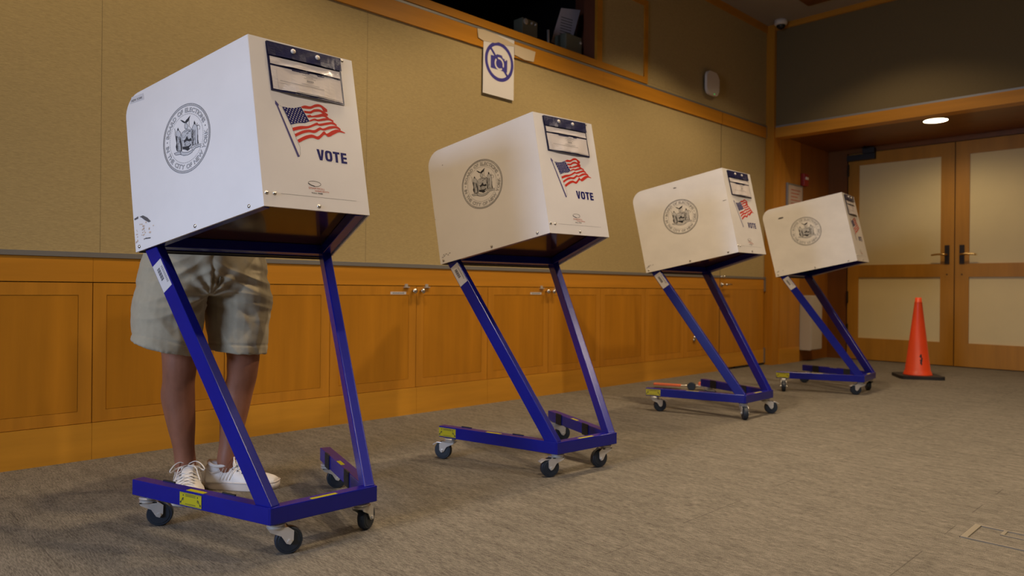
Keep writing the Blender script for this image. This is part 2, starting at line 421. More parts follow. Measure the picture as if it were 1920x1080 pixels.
# base under the cabinets
bm = B()
ys = [-4.2, -1.4, 0.316, 0.886, 2.026, 2.604, 3.173, 4.329, 5.485, 6.078]
for a, b_ in zip(ys, ys[1:]): box(bm, (WX - 0.02, a + 0.0006, 0), (WX + 0.004, b_ - 0.0006, 0.156))
struct('baseboard_left', bm, 'wood_base')
# flush service door at the far end of the left wall
bm = B(); box(bm, (WX - 0.026, 6.086, 0.158), (WX, 6.945, 0.757)); d = struct('door_1', bm, 'wood_v')
bm = B(); box(bm, (WX - 0.02, 6.086, 0.022), (WX + 0.004, 6.945, 0.156)); obj('kick_plate', bm, 'wood_base', d)
bm = B(); box(bm, (WX - 0.02, 6.38, 0.0), (WX + 0.002, 6.95, 0.021)); obj('floor_gap', bm, 'dark_gap', d)
bm = B()
for z in (0.79, 0.62): pass
box(bm, (WX, 6.945, 0.74), (WX + 0.014, 6.972, 0.885)); box(bm, (WX, 6.945, 0.02), (WX + 0.014, 6.965, 0.17)); box(bm, (WX, 6.945, 2.288), (WX + 0.012, 6.965, 2.41))
obj('metal_edge', bm, 'gray_metal', d)
bm = B(); lathe(bm, [(0.020, 0), (0.020, 0.006), (0.009, 0.008), (0.009, 0.045), (0.012, 0.05), (0.012, 0.06), (0, 0.061)], (WX, 6.115, 0.80), (1, 0, 0)); wire(bm, [(WX + 0.052, 6.115, 0.80), (WX + 0.052, 6.17, 0.803), (WX + 0.05, 6.215, 0.802)], 0.006)
obj('door_handle', bm, 'chrome', d, True)
bm = B(); lathe(bm, [(0.012, 0), (0.012, 0.012), (0.006, 0.014)], (WX, 6.10, 0.872), (1, 0, 0)); lathe(bm, [(0.012, 0), (0.012, 0.012), (0.006, 0.014)], (WX, 6.15, 0.872), (1, 0, 0)); obj('latch', bm, 'chrome', d, True)
bm = B(); lathe(bm, [(0.016, 0), (0.016, 0.01), (0.010, 0.014), (0.004, 0.02)], (WX + 0.0, 5.652, 0.325), (1, 0, 0)); box(bm, (WX, 5.63, 0.295), (WX + 0.01, 5.66, 0.312))
tag(obj('wall_stop', bm, 'chrome', None, True), 'small metal stop knob low on the far cabinet front', 'door stop')

# end wall, column, beam, niche
struct('trim_6', bx((WX - 0.02, YE - 0.04, 0), (-3.39, YE + 0.10, ZC)), 'wood_v')
bm = B(); box(bm, (-3.39, YE, 2.40), (4.4, YE + 0.10, ZC)); struct('wall_end', bm, 'fabric_shaded')
struct('trim_7', bx((-3.39, YE - 0.006, 2.388), (4.4, YE + 0.05, 2.406)), 'gray_metal')
struct('trim_8', bx((-3.39, YE - 0.01, 2.287), (4.4, YE + 0.13, 2.388)), 'wood_x')
struct('trim_9', bx((-3.39, YE - 0.02, ZC - 0.055), (4.4, YE, ZC)), 'wood_x')
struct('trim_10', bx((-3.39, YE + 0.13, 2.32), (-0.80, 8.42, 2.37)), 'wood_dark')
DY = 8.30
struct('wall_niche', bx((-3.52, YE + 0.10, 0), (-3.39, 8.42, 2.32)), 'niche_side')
struct('wall_niche_lit', bx((-3.39, YE + 0.10, 0.156), (-3.384, YE + 0.56, 2.32)), 'wood_v')  # front of the niche wall in brighter wood: its light is put into the colour
struct('baseboard_niche', bx((-3.39, YE + 0.10, 0), (-3.378, YE + 0.56, 0.156)), 'wood_base')
bm = B(); box(bm, (-3.39, DY, 0), (-3.185, DY + 0.1, 2.32)); box(bm, (-3.185, DY, 2.272), (-1.06, DY + 0.1, 2.32)); box(bm, (-1.06, DY, 0), (-0.80, DY + 0.1, 2.32))
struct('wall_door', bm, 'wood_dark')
bm = B(); box(bm, (-0.80, YE, 0), (4.4, YE + 0.1, 2.287)); box(bm, (-0.80, YE + 0.1, 0), (-0.70, 8.42, 2.32)); struct('wall_end_lower', bm, 'wood_v')
struct('wall_right', bx((4.3, -4.2, 0), (4.4, YE, ZC)), 'plaster')
struct('wall_back', bx((WX, -4.2, 0), (4.4, -4.1, ZC)), 'plaster')

def leaf(name, x0, x1, hinge_left, px0, px1):
    t = B()
    y0, y1 = DY - 0.005, DY + 0.045
    box(t, (x0, y0, 0.008), (px0, y1, 2.264)); box(t, (px1, y0, 0.008), (x1, y1, 2.264))
    box(t, (px0, y0, 2.132), (px1, y1, 2.264)); box(t, (px0, y0, 0.904), (px1, y1, 1.038)); box(t, (px0, y0, 0.008), (px1, y1, 0.241))
    d = struct(name, t, 'wood_door')
    g = B(); box(g, (px0, DY + 0.01, 1.038), (px1, DY + 0.03, 2.132)); obj('upper_pane', g, 'glass', d)
    g = B(); box(g, (px0, DY + 0.01, 0.241), (px1, DY + 0.03, 0.904)); obj('lower_pane', g, 'glass', d)
    hx = x1 - 0.062 if hinge_left else x0 + 0.062
    s = -1 if hinge_left else 1
    g = B(); box(g, (hx - 0.022, y0 - 0.010, 1.035), (hx + 0.022, y0, 1.225), 0.003); obj('handle_plate', g, 'bronze', d)
    g = B(); wire(g, smoothpath([(hx, y0 - 0.005, 1.13), (hx, y0 - 0.05, 1.13), (hx + s * 0.02, y0 - 0.062, 1.131), (hx + s * 0.07, y0 - 0.06, 1.133), (hx + s * 0.13, y0 - 0.052, 1.126)]), 0.0095)
    obj('lever_handle', g, 'brass', d, True)
    g = B(); lathe(g, [(0.006, 0), (0.006, 0.006)], (hx + 0.0, y0, 0.93), (0, -1, 0)); obj('screw_dot', g, 'bronze', d)
    ex = x0 if hinge_left else x1
    for z in (0.26, 0.62, 1.02, 2.02):
        g = B(); lathe(g, [(0.012, 0), (0.012, 0.13)], (ex, y0 - 0.008, z), (0, 0, 1), 10); obj('hinge', g, 'bronze', d)
    return d
leaf('door_2', -3.170, -2.129, True, -3.056, -2.252)
leaf('door_3', -2.121, -1.080, False, -1.998, -1.194)
struct('trim_11', bx((-2.129, DY + 0.012, 0.008), (-2.121, DY + 0.05, 2.27)), 'dark_gap')
t = thing('door_closer', 'black door closer arm at the top hinge corner of the left door', 'door closer', (-3.03, DY - 0.005, 2.20))
bm = B(); box(bm, (-0.14, -0.055, -0.018), (0.15, 0, 0.045), 0.004); obj('closer_body', bm, 'black', t)
bm = B(); box(bm, (0.03, -0.075, 0.045), (0.15, 0, 0.105), 0.004); wire(bm, [(0.05, -0.05, 0.10), (0.09, -0.16, 0.098), (0.02, -0.03, 0.112)], 0.008); obj('closer_arm', bm, 'black', t)

# soffit downlight
t = thing('recessed_downlight', 'round glowing recessed downlight in the wooden soffit over the double doors', 'ceiling light', (-2.055, 7.39, 2.318))
obj('lamp_disc', lathe(B(), [(0.098, -0.004), (0.098, 0.0), (0.02, 0.0)], n=40), 'lamp', t)
obj('trim_ring', lathe(B(), [(0.108, -0.0035), (0.108, 0.002), (0.099, 0.002), (0.099, -0.0035)], n=40), 'bronze', t)
l = spot('downlight_beam', (-2.055, 7.39, 2.30), 24, size=165, blend=0.6, rad=0.09)

# ------------------------------------------------------------------ built-in cabinets
def cabinet(y0, y1, label, hardware=True, lab=False, first_only=False):
    t = thing('cabinet', label, 'cabinet', (WX, (y0 + y1) / 2, 0.156), 0, 'built-in cabinets along the left wall')
    cy0 = (y0 + y1) / 2
    bm = B(); box(bm, (-0.027, y0 - cy0 + 0.0005, 0.001), (-0.016, y1 - cy0 - 0.0005, 0.603)); obj('carcass', bm, 'dark_gap', t)
    mid = 0.0
    if first_only: spans = [(y0 - cy0, y1 - cy0)]
    else: spans = [(y0 - cy0, mid), (mid, y1 - cy0)]
    for k, (a, b_) in enumerate(spans):
        a += 0.0017; b_ -= 0.0017; z0, z1 = 0.0025, 0.599; s = 0.052
        bm = B()
        box(bm, (-0.016, a, z0), (0, a + s, z1)); box(bm, (-0.016, b_ - s, z0), (0, b_, z1))
        box(bm, (-0.016, a + s, z0), (0, b_ - s, z0 + 0.05)); box(bm, (-0.016, a + s, z1 - 0.052), (0, b_ - s, z1))
        d = obj('door', bm, 'wood_v', t)
        bm = B(); box(bm, (-0.016, a + s + 0.0015, z0 + 0.0515), (-0.0015, b_ - s - 0.0015, z1 - 0.0535)); obj('door_panel', bm, 'wood_panel', d)
        if hardware:
            yk = (b_ - 0.028) if k == 0 else (a + 0.028)
            bm = lathe(B(), [(0.006, 0), (0.006, 0.016), (0.013, 0.020), (0.016, 0.027), (0.013, 0.034), (0, 0.036)], (0, yk, 0.571), (1, 0, 0), 16)
            obj('knob', bm, 'chrome', d, True)
            sgn = -1 if k == 0 else 1
            yh = yk + sgn * 0.045
            bm = box(B(), (0, yh - 0.018, 0.590), (0.012, yh + 0.018, 0.596)); box(bm, (0, yh - 0.010, 0.596), (0.004, yh + 0.010, 0.612)); obj('hasp', bm, 'fork', d)
            if lab and k == 0:
                bm = box(B(), (0, yk - 0.155, 0.551), (0.0008, yk - 0.045, 0.566)); obj('door_label', bm, 'label', d)
                fr = (V((0.0012, yk - 0.10, 0.5585)), V((0, 1, 0)), V((0, 0, 1)), V((1, 0, 0)))
                bm = B()
                for q in range(7): flat(bm, rect(-0.04 + q * 0.012, -0.003, -0.032 + q * 0.012, 0.003), fr, 0)
                decal('label_print', bm, 'inkgray', bpy.data.objects[d.name].children[-1])
    return t
cabinet(-0.83, 0.316 - 0.570, 'cabinet beyond the left edge', False) if False else None
cabinet(-0.254, 0.886, 'flat-panel wooden cabinet at the far left end of the row', True)
cabinet(0.886, 2.026, 'wooden cabinet directly behind the person in khaki shorts')
cabinet(2.026, 3.173, 'wooden cabinet with two knobs between the first and second booths', True, True)
cabinet(3.173, 4.329, 'wooden cabinet with paired knobs seen behind the legs of the second booth', True, True)
cabinet(4.329, 5.485, 'wooden cabinet between the second and third booths', False)
cabinet(5.485, 6.078, 'narrow wooden cabinet at the far end of the row, behind the third booth', False, False, True)
bm = B()
for a, b_ in ((-4.2, 0.886), (0.886, 2.026), (2.026, 3.96), (3.96, 6.078), (6.086, 6.945)): box(bm, (WX - 0.02, a + 0.0004, 0.759), (WX, b_ - 0.0004, 0.863))
struct('trim_12', bm, 'wood_h')

# ------------------------------------------------------------------ control-room window contents
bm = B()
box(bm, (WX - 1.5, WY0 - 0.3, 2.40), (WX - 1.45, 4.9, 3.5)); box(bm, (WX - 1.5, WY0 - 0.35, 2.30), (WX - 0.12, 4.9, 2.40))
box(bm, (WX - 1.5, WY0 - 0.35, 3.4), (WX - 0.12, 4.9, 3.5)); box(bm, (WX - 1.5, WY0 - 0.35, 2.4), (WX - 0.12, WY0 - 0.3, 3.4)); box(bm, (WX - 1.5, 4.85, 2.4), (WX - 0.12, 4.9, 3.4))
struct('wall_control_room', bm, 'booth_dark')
bm = B(); box(bm, (WX - 0.125, WY1 + 0.002, 2.417), (WX - 0.016, WY1 + 0.039, 3.3)); box(bm, (-3.66, 4.34, 2.40), (-3.60, 4.62, 3.4)); box(bm, (-3.90, 4.50, 2.40), (-3.66, 4.60, 3.4)); struct('trim_13', bm, 'curtain')
t = thing('audio_device', 'grey-green equipment box with round dials inside the dark upper window', 'device', (-3.68, 3.72, 2.40))
bm = box(B(), (-0.06, -0.08, 0), (0.03, 0.075, 0.275), 0.004); obj('case', bm, 'device', t)
for y, r in ((-0.05, 0.022), (0.01, 0.009), (0.048, 0.009)):
    obj('dial', lathe(B(), [(r, 0), (r, 0.008), (r * .7, 0.012)], (0.03, y, 0.25), (1, 0, 0), 16), 'fork', t)
obj('paper_tag', box(B(), (0.03, -0.03, 0.10), (0.031, 0.045, 0.135)), 'label', t)
bm = B(); fr = (V((-3.80, 4.235, 2.70)), V((0.12, 1, 0)).normalized(), V((0.12, 0.12, 1)).normalized(), V((1, -0.12, -0.12)).normalized())
prism(bm, [(-0.11, -0.05), (0.09, -0.05), (0.125, 0.26), (-0.07, 0.23)], fr, 0, 0.001)
pp = tag(obj('hanging_paper', bm, mat('dim_paper', (0.75, 0.70, 0.80, 1), 0.8)), 'sheet of paper hanging inside the dark upper window', 'paper')
bm = B(); 
for q in range(9): flat(bm, rect(-0.055 + q * .002, 0.16 - q * 0.021, 0.065 + q * .001, 0.166 - q * 0.021), fr, 0.002)
decal('print_lines', bm, 'inkgray', pp)
bm = box(B(), (-3.72, 4.05, 2.40), (-3.60, 4.235, 2.66), 0.012); o = tag(obj('monitor_case', bm, 'device'), 'dark greenish box at the right end of the upper window ledge', 'device')
obj('led_lamp', lathe(B(), [(0.011, 0), (0.011, 0.006), (0.006, 0.01)], (-3.60, 4.215, 2.615), (1, 0, 0), 12), 'fork', o)
bm = B(); wire(bm, [(-3.62, 3.885, 2.40), (-3.62, 3.88, 2.50), (-3.62, 3.875, 2.635)], 0.010, 6); wire(bm, smoothpath([(-3.63, 3.93, 2.41), (-3.62, 3.95, 2.53), (-3.61, 3.97, 2.50), (-3.60, 4.01, 2.47), (-3.60, 4.03, 2.41)]), 0.008, 6)
tag(obj('cable_stand', bm, 'fork', None, True), 'thin upright post with cables on the upper window ledge', 'cable')

# ------------------------------------------------------------------ wall objects
# no-photography sign
fw = (V((WX + 0.014, 0, 0)), V((0, 1, 0)), V((0, 0, 1)), V((1, 0, 0)))
s_ = prism(B(), [(3.101, 2.400), (3.375, 2.397), (3.373, 1.996), (3.098, 1.998)], fw, 0, 0.0012)
sign = tag(obj('paper_sign', s_, 'paper2'), 'white paper no-photography sign taped to the wooden rail on the wall', 'sign')
cx, cz, ro, ri = 3.2405, 2.224, 0.1275, 0.1045
bm = B(); ring(bm, cx, cz, ri, ro, fw, 0.0018, 64)
decal('prohibition_ring', bm, 'signblue', sign)
bm = B()
flat(bm, [(3.164, 2.172), (3.311, 2.169), (3.312, 2.249), (3.295, 2.252), (3.272, 2.254), (3.262, 2.271), (3.218, 2.271), (3.205, 2.255), (3.164, 2.254)], fw, 0.0017)
decal('camera_icon', bm, 'signblue', sign)
bm = B(); ring(bm, 3.240, 2.2115, 0.030, 0.042, fw, 0.0020, 32); ring(bm, 3.293, 2.247, 0.0, 0.006, fw, 0.0020, 12)
decal('lens_ring', bm, 'paper2', sign)
bm = B(); stroke(bm, [(3.158, 2.304), (3.318, 2.140)], 0.016, fw, 0.0023)
decal('slash_bar', bm, 'signblue', sign)
bm = B()
flat(bm, [(3.046, 2.394), (3.054, 2.338), (3.100, 2.328), (3.20, 2.338), (3.23, 2.350), (3.29, 2.345), (3.376, 2.358), (3.374, 2.372), (3.20, 2.398), (3.101, 2.40)], fw, 0.0028)
flat(bm, [(3.376, 2.372), (3.578, 2.368), (3.570, 2.335), (3.560, 2.296), (3.470, 2.290), (3.376, 2.303)], fw, 0.0030)
decal('masking_tape', bm, 'tape', sign)
# round white access point
t = thing('wifi_puck', 'rounded white plastic device with a green light on the upper wall near the corner', 'wall device', (WX, 5.857, 2.61))
fr = (V((0, 0, 0)), V((0, 1, 0)), V((0, 0, 1)), V((1, 0, 0)))
def superell(a, b_, n=4.0, k=40):
    return [(a * abs(math.cos(2 * PI * i / k)) ** (2 / n) * (1 if math.cos(2 * PI * i / k) >= 0 else -1), b_ * abs(math.sin(2 * PI * i / k)) ** (2 / n) * (1 if math.sin(2 * PI * i / k) >= 0 else -1)) for i in range(k)]
bm = B(); prism(bm, superell(0.085, 0.085), fr, 0, 0.022); obj('mount', bm, 'black', t)
bm = B(); prism(bm, superell(0.108, 0.106), fr, 0.022, 0.045); bmesh.ops.bevel(bm, geom=[e for e in bm.edges if all(v.co.x > 0.04 for v in e.verts)], offset=0.008, segments=2, affect='EDGES'); obj('cover', bm, 'offwhite', t)
obj('green_light', lathe(B(), [(0.006, 0), (0.006, 0.002)], (0.045, 0.02, -0.092), (1, 0, 0), 10), 'greenled', t)
# dome camera
t = thing('dome_camera', 'small dome security camera at the ceiling corner', 'security camera', (-3.30, 6.90, ZC))
obj('housing', lathe(B(), [(0.062, 0), (0.062, -0.035), (0.050, -0.048)], n=28), 'offwhite', t, True)
obj('dome', lathe(B(), [(0.045, -0.045), (0.042, -0.062), (0.030, -0.078), (0.012, -0.086), (0, -0.088)], n=24), 'dome', t, True)
# ceiling vent
bm = B(); box(bm, (-2.94, 6.15, ZC - 0.012), (-2.44, 6.70, ZC))
tag(obj('ceiling_hatch', bm, 'wood_dark'), 'brown square panel set in the ceiling at the top edge', 'ceiling panel')
# notice, alarm, box in the niche
NX = -3.384
t = thing('framed_notice', 'framed notice on the niche wall above the farthest booth', 'notice', (NX, 7.41, 1.67))
bm = B(); box(bm, (0, -0.19, -0.20), (0.02, 0.17, 0.19), 0.003); obj('frame', bm, 'gray_metal', t)
bm = B(); box(bm, (0.02, -0.17, -0.18), (0.0215, 0.15, 0.17)); p_ = obj('sheet', bm, mat('notice_sheet', (0.55, 0.44, 0.38, 1), 0.6), t)
bm = B(); fr = (V((0.0222, 0, 0)), V((0, 1, 0)), V((0, 0, 1)), V((1, 0, 0)))
for q in range(8): flat(bm, rect(-0.12, 0.12 - q * 0.035, 0.10 - (q % 3) * 0.03, 0.13 - q * 0.035), fr, 0)
decal('notice_print', bm, 'orangeink', p_)
t = thing('fire_alarm', 'red fire alarm strobe on the niche wall beside the framed notice', 'fire alarm', (-3.39, 7.63, 1.93))
obj('alarm_body', box(B(), (0, -0.055, -0.065), (0.04, 0.055, 0.065), 0.006), 'alarm', t)
obj('strobe_lens', box(B(), (0.04, -0.03, 0.0), (0.052, 0.03, 0.028), 0.004), 'offwhite', t)
t = thing('wall_box', 'tall pale metal box mounted low on the niche wall behind the farthest booth', 'metal box', (-3.39, 7.72, 0.41))
obj('casing', box(B(), (0, -0.14, -0.29), (0.12, 0.14, 0.29), 0.006), 'boxwhite', t)
obj('front_cover', box(B(), (0.12, -0.13, -0.28), (0.128, 0.13, 0.28), 0.003), 'boxwhite', t)
obj('lock', lathe(B(), [(0.012, 0), (0.012, 0.006)], (0.128, 0.0, 0.02), (1, 0, 0), 12), 'chrome', t)
# floor box
t = thing('floor_outlet_box', 'rectangular metal-rimmed floor outlet hatch in the carpet at the lower right', 'floor box', (-0.50, 2.625, 0.0))
bm = B(); X0, X1, Y0, Y1 = -0.128, 0.16, -0.086, 0.086; k = 0.010
box(bm, (X0, Y0, 0), (X0 + 0.018, Y1, 0.004)); box(bm, (X1 - 0.01, Y0, 0), (X1, Y1, 0.004)); box(bm, (X0 + .018, Y0, 0), (X1 - .01, Y0 + 0.006, 0.004)); box(bm, (X0 + .018, Y1 - 0.009, 0), (X1 - .01, Y1, 0.004))
obj('rim', bm, mat('tan_metal_rim', (0.23, 0.20, 0.145, 1), 0.5, metal=0.1), t)
bm = B(); box(bm, (-0.048, 0.03, 0.0005), (-0.038, 0.079, 0.003)); box(bm, (-0.048, 0.026, 0.0005), (0.05, 0.031, 0.003)); box(bm, (0.04, 0.03, 0.0005), (0.052, 0.079, 0.003))
obj('cable_flap_rim', bm, bpy.data.materials['tan_metal_rim'], t)
bm = B(); box(bm, (-0.038, 0.031, 0.0004), (0.04, 0.036, 0.0012)); box(bm, (X0 - 0.003, Y1, 0.0003), (X1, Y1 + 0.003, 0.0012)); box(bm, (X0 - 0.003, Y0, 0.0003), (X0, Y1, 0.0012)); box(bm, (X0, Y0 + 0.004, 0.0003), (X1, Y0 + 0.007, 0.0012)); obj('shadow_groove', bm, 'dark_gap', t)

# ------------------------------------------------------------------ traffic cone
t = thing('traffic_cone', 'bright orange traffic cone on a black base in front of the doors', 'traffic cone', (-2.065, 6.985, 0), math.radians(32))
prof = [(0.118, 0.026), (0.112, 0.034), (0.104, 0.06), (0.100, 0.064), (0.034, 0.62), (0.030, 0.655), (0.031, 0.660), (0.027, 0.664), (0.024, 0.70), (0.019, 0.70), (0.019, 0.66)]
obj('cone_body', lathe(B(), prof, n=48), 'cone', t, True)
fr = (V((0, 0, 0)), V((1, 0, 0)), V((0, 1, 0)), V((0, 0, 1)))
bm = B(); prism(bm, superell(0.175, 0.175, 9.0, 48), fr, 0.0, 0.027); bmesh.ops.bevel(bm, geom=[e for e in bm.edges if all(v.co.z > 0.026 for v in e.verts)], offset=0.006, segments=2, affect='EDGES')
obj('cone_base', bm, 'conebase', t)
bm = B()
fr = (V((0, 0, 0)), V((1, 0, 0)), V((0, 0, 1)), V((0, -1, 0)))
def cone_pt(a, z): r = 0.100 - (z - 0.064) * 0.1187 + 0.0012; return V((r * math.cos(a), r * math.sin(a), z))
for (a0, z0, a1, z1, wv) in ((-2.75, 0.13, -2.62, 0.18, .006), (-2.80, 0.16, -2.60, 0.15, .005), (-2.70, 0.18, -2.72, 0.21, .006), (-2.86, 0.19, -2.66, 0.20, .004), (-2.68, 0.12, -2.70, 0.145, .005)):
    p0, p1 = cone_pt(a0 + 1.15, z0), cone_pt(a1 + 1.15, z1); d_ = (p1 - p0).normalized(); nn = V((p0.x, p0.y, 0)).normalized(); s2 = d_.cross(nn) * wv
    bm.faces.new([bm.verts.new(q) for q in (p0 + s2, p1 + s2, p1 - s2, p0 - s2)])
decal('scrawled_mark', bm, 'ink', t)

# ------------------------------------------------------------------ orange trolley on the carpet
t = thing('folded_trolley', 'orange and metal wheeled trolley lying on the carpet behind the third booth', 'trolley', (-3.0, 4.76, 0), math.radians(22))
obj('orange_bar', box(B(), (-0.235, -0.035, 0.02), (-0.03, 0.02, 0.034), 0.004), 'toolorange', t)
bm = B(); wire(bm, [(-0.03, 0, 0.027), (0.08, 0.0, 0.03), (0.17, 0.0, 0.03)], 0.007); wire(bm, [(0.03, -0.04, 0.035), (0.17, -0.03, 0.035)], 0.006); box(bm, (0.085, -0.02, 0.02), (0.15, 0.02, 0.045), 0.003); obj('metal_frame', bm, 'chrome', t)
obj('orange_bracket', box(B(), (0.10, -0.03, 0.035), (0.135, 0.03, 0.06), 0.004), 'toolorange', t)
for x in (0.055, 0.175): obj('wheel', lathe(B(), [(0.028, -0.012), (0.031, -0.008), (0.031, 0.008), (0.028, 0.012)], (x, -0.045, 0.031), (0, 1, 0), 20), 'tyre', t)

# ================================================================== VOTING BOOTHS
SX = 0.982
FW, RW = 0.1723, 0.3397
A_ = V((-FW, 0.0549, 0.9718)); E1 = (V((-RW, 0.5814, 0.8505)) - A_); LS = E1.length; E1.normalize()
E2 = V((-FW, 0.168, 1.476)) - A_; LT = E2.length; E2 = (E2 - E1 * E2.dot(E1)).normalized()
N1 = E2.cross(E1).normalized()
if N1.x > 0: N1 = -N1
SIDE = (A_, -E1, E2, N1)           # x runs towards the front edge, so x = -s
mir = lambda v: V((-v.x, v.y, v.z))
SIDER = (mir(A_), -mir(E1), mir(E2), mir(N1))
FO = V((0, 0.0549, 0.9718)); FY = (V((0, 0.168, 1.476)) - FO).normalized(); FX = V((1, 0, 0)); FN = -(FX.cross(FY)).normalized()
if FN.y > 0: FN = -FN
FRONT = (FO, FX, FY, FN)
KU = FW / 0.1755; KT = LT / 0.526; KS = LS / 0.576
SEAL_POLYS= [[(-20.9, 66.0), (-12.3, 62.5), (-5.1, 57.0), (0.1, 52.6), (6.3, 56.8), (12.8, 59.0), (20.7, 62.6), (26.5, 65.1), (21.5, 57.9), (19.9, 53.9), (13.1, 49.0), (6.6, 47.1), (-3.3, 49.4), (-10.4, 54.7), (-15.1, 59.9)], [(-36.9, 40.6), (-33.2, 44.8), (-30.4, 38.5), (-30.2, 34.8), (-37.3, 36.6)], [(-44.3, 22.3), (-47.4, 16.1), (-45.2, -2.6), (-49.9, -11.9), (-47.3, -25.2), (-43.2, -28.7), (-40.4, -14.9), (-42.3, 3.6), (-40.4, 19.2)], [(-28.8, 17.2), (-24.9, 8.8), (-22.8, -9.8), (-23.7, -32.7), (-28.7, -32.0), (-28.4, -17.0), (-29.7, 6.7)], [(38.3, 37.0), (41.9, 42.9), (45.1, 35.2), (45.1, 30.2), (38.3, 32.1)], [(31.4, 17.0), (34.4, 16.9), (32.1, -6.2), (29.1, -31.7), (25.6, -31.7), (28.5, -12.2)], [(50.4, -3.4), (53.0, -5.1), (50.6, -19.3), (52.4, -33.0), (47.1, -32.2), (47.7, -18.4)], [(-13.4, -3.9), (-5.7, -2.8), (4.0, 6.5), (9.1, -5.9), (21.6, -6.4), (22.0, -15.3), (10.9, -13.5), (1.3, -8.7), (-9.0, -11.5)], [(-20.1, -21.4), (-7.7, -23.5), (7.2, -26.5), (21.2, -23.9), (19.5, -27.8), (9.3, -30.7), (11.0, -38.3), (0.8, -40.4), (-8.5, -32.2), (-18.4, -29.9)]]
SEAL_STROKES= [[(-10.7, 24.7), (-0.4, 26.7), (14.6, 24.4), (27.7, 17.4), (29.5, 10.6), (27.3, -4.7), (27.4, -18.8), (23.6, -31.7), (13.7, -36.5), (2.1, -39.9), (-11.0, -32.2), (-21.3, -28.5), (-21.0, -12.2), (-20.3, 3.7), (-21.8, 14.9), (-17.3, 22.4), (-10.7, 24.7)], [(-7.3, 20.9), (6.8, 22.5), (23.8, 15.7), (24.2, -0.1), (22.4, -24.3)], [(-1.1, 45.8), (5.3, 46.3), (10.7, 41.8), (12.5, 34.0), (9.4, 28.8), (2.4, 29.3), (-2.8, 32.9), (-3.7, 39.5), (-1.1, 45.8)], [(18.8, 55.2), (17.3, 32.4), (24.5, 22.9), (29.0, 18.7)], [(-37.3, 36.6), (-43.5, 31.0), (-43.0, 21.9)], [(-30.2, 34.8), (-23.3, 26.2), (-23.1, 15.3), (-18.9, 19.3)], [(-49.2, 47.4), (-46.7, 37.6), (-49.0, 27.4), (-46.0, 17.4)], [(-35.1, 15.7), (-36.5, -5.4), (-36.1, -28.8)], [(38.3, 32.1), (31.0, 26.0), (27.9, 20.0), (34.1, 14.4)], [(45.1, 30.2), (51.8, 22.6), (53.2, 11.6), (51.6, -3.8)], [(49.3, 22.6), (59.3, 23.7), (63.6, 16.9), (62.4, 10.3), (58.4, 9.8)], [(52.7, 32.1), (53.0, 22.2)], [(42.2, 13.4), (38.8, -8.4), (37.8, -31.9)], [(-45.0, -27.8), (-23.7, -32.7)], [(27.9, -31.3), (51.2, -32.7)], [(-59.4, -30.4), (-45.3, -31.2), (-30.2, -34.2), (-26.3, -32.8)], [(-59.4, -30.4), (-53.6, -37.6), (-46.0, -39.0), (-27.1, -42.3), (-30.4, -35.9)], [(-30.4, -35.9), (-33.4, -41.2), (-17.7, -49.6), (-0.4, -53.2), (12.1, -52.7), (22.4, -49.8), (24.2, -44.2), (12.9, -45.1), (0.4, -44.7), (-14.3, -40.9), (-26.4, -34.5)], [(24.2, -44.2), (18.6, -37.2), (31.2, -35.9), (50.9, -36.1), (60.7, -35.7), (58.4, -46.3), (52.7, -42.8), (35.5, -42.5), (25.0, -48.0)]]
SEAL_SHADE= [[(-36.9, 40.6), (-33.1, 45.3), (-29.9, 38.3), (-27.6, 29.4), (-21.1, 22.8), (-20.2, 10.8), (-22.6, -20.6), (-23.8, -33.5), (-43.2, -28.7), (-47.3, -10.9), (-44.0, 11.4), (-45.0, 27.9)], [(37.6, 34.5), (41.9, 43.4), (45.3, 31.9), (51.9, 23.5), (54.6, 11.1), (52.1, -4.0), (51.3, -32.2), (28.6, -31.9), (33.1, 14.7), (28.2, 19.9), (32.3, 26.5)], [(-9.4, 25.2), (14.5, 23.5), (26.9, 16.8), (27.3, -4.7), (24.1, -31.9), (2.4, -37.3), (-20.2, -27.6), (-19.7, -3.6), (-20.2, 16.2)], [(-3.7, 39.5), (5.3, 46.3), (12.5, 34.0), (9.4, 28.3), (-1.2, 31.8)], [(-58.1, -31.2), (-30.3, -35.0), (-11.9, -41.7), (12.8, -45.6), (26.0, -38.1), (50.8, -36.6), (60.2, -36.4), (57.9, -44.4), (35.6, -41.2), (19.9, -50.2), (-12.7, -50.6), (-32.1, -41.1), (-52.3, -37.3)]]

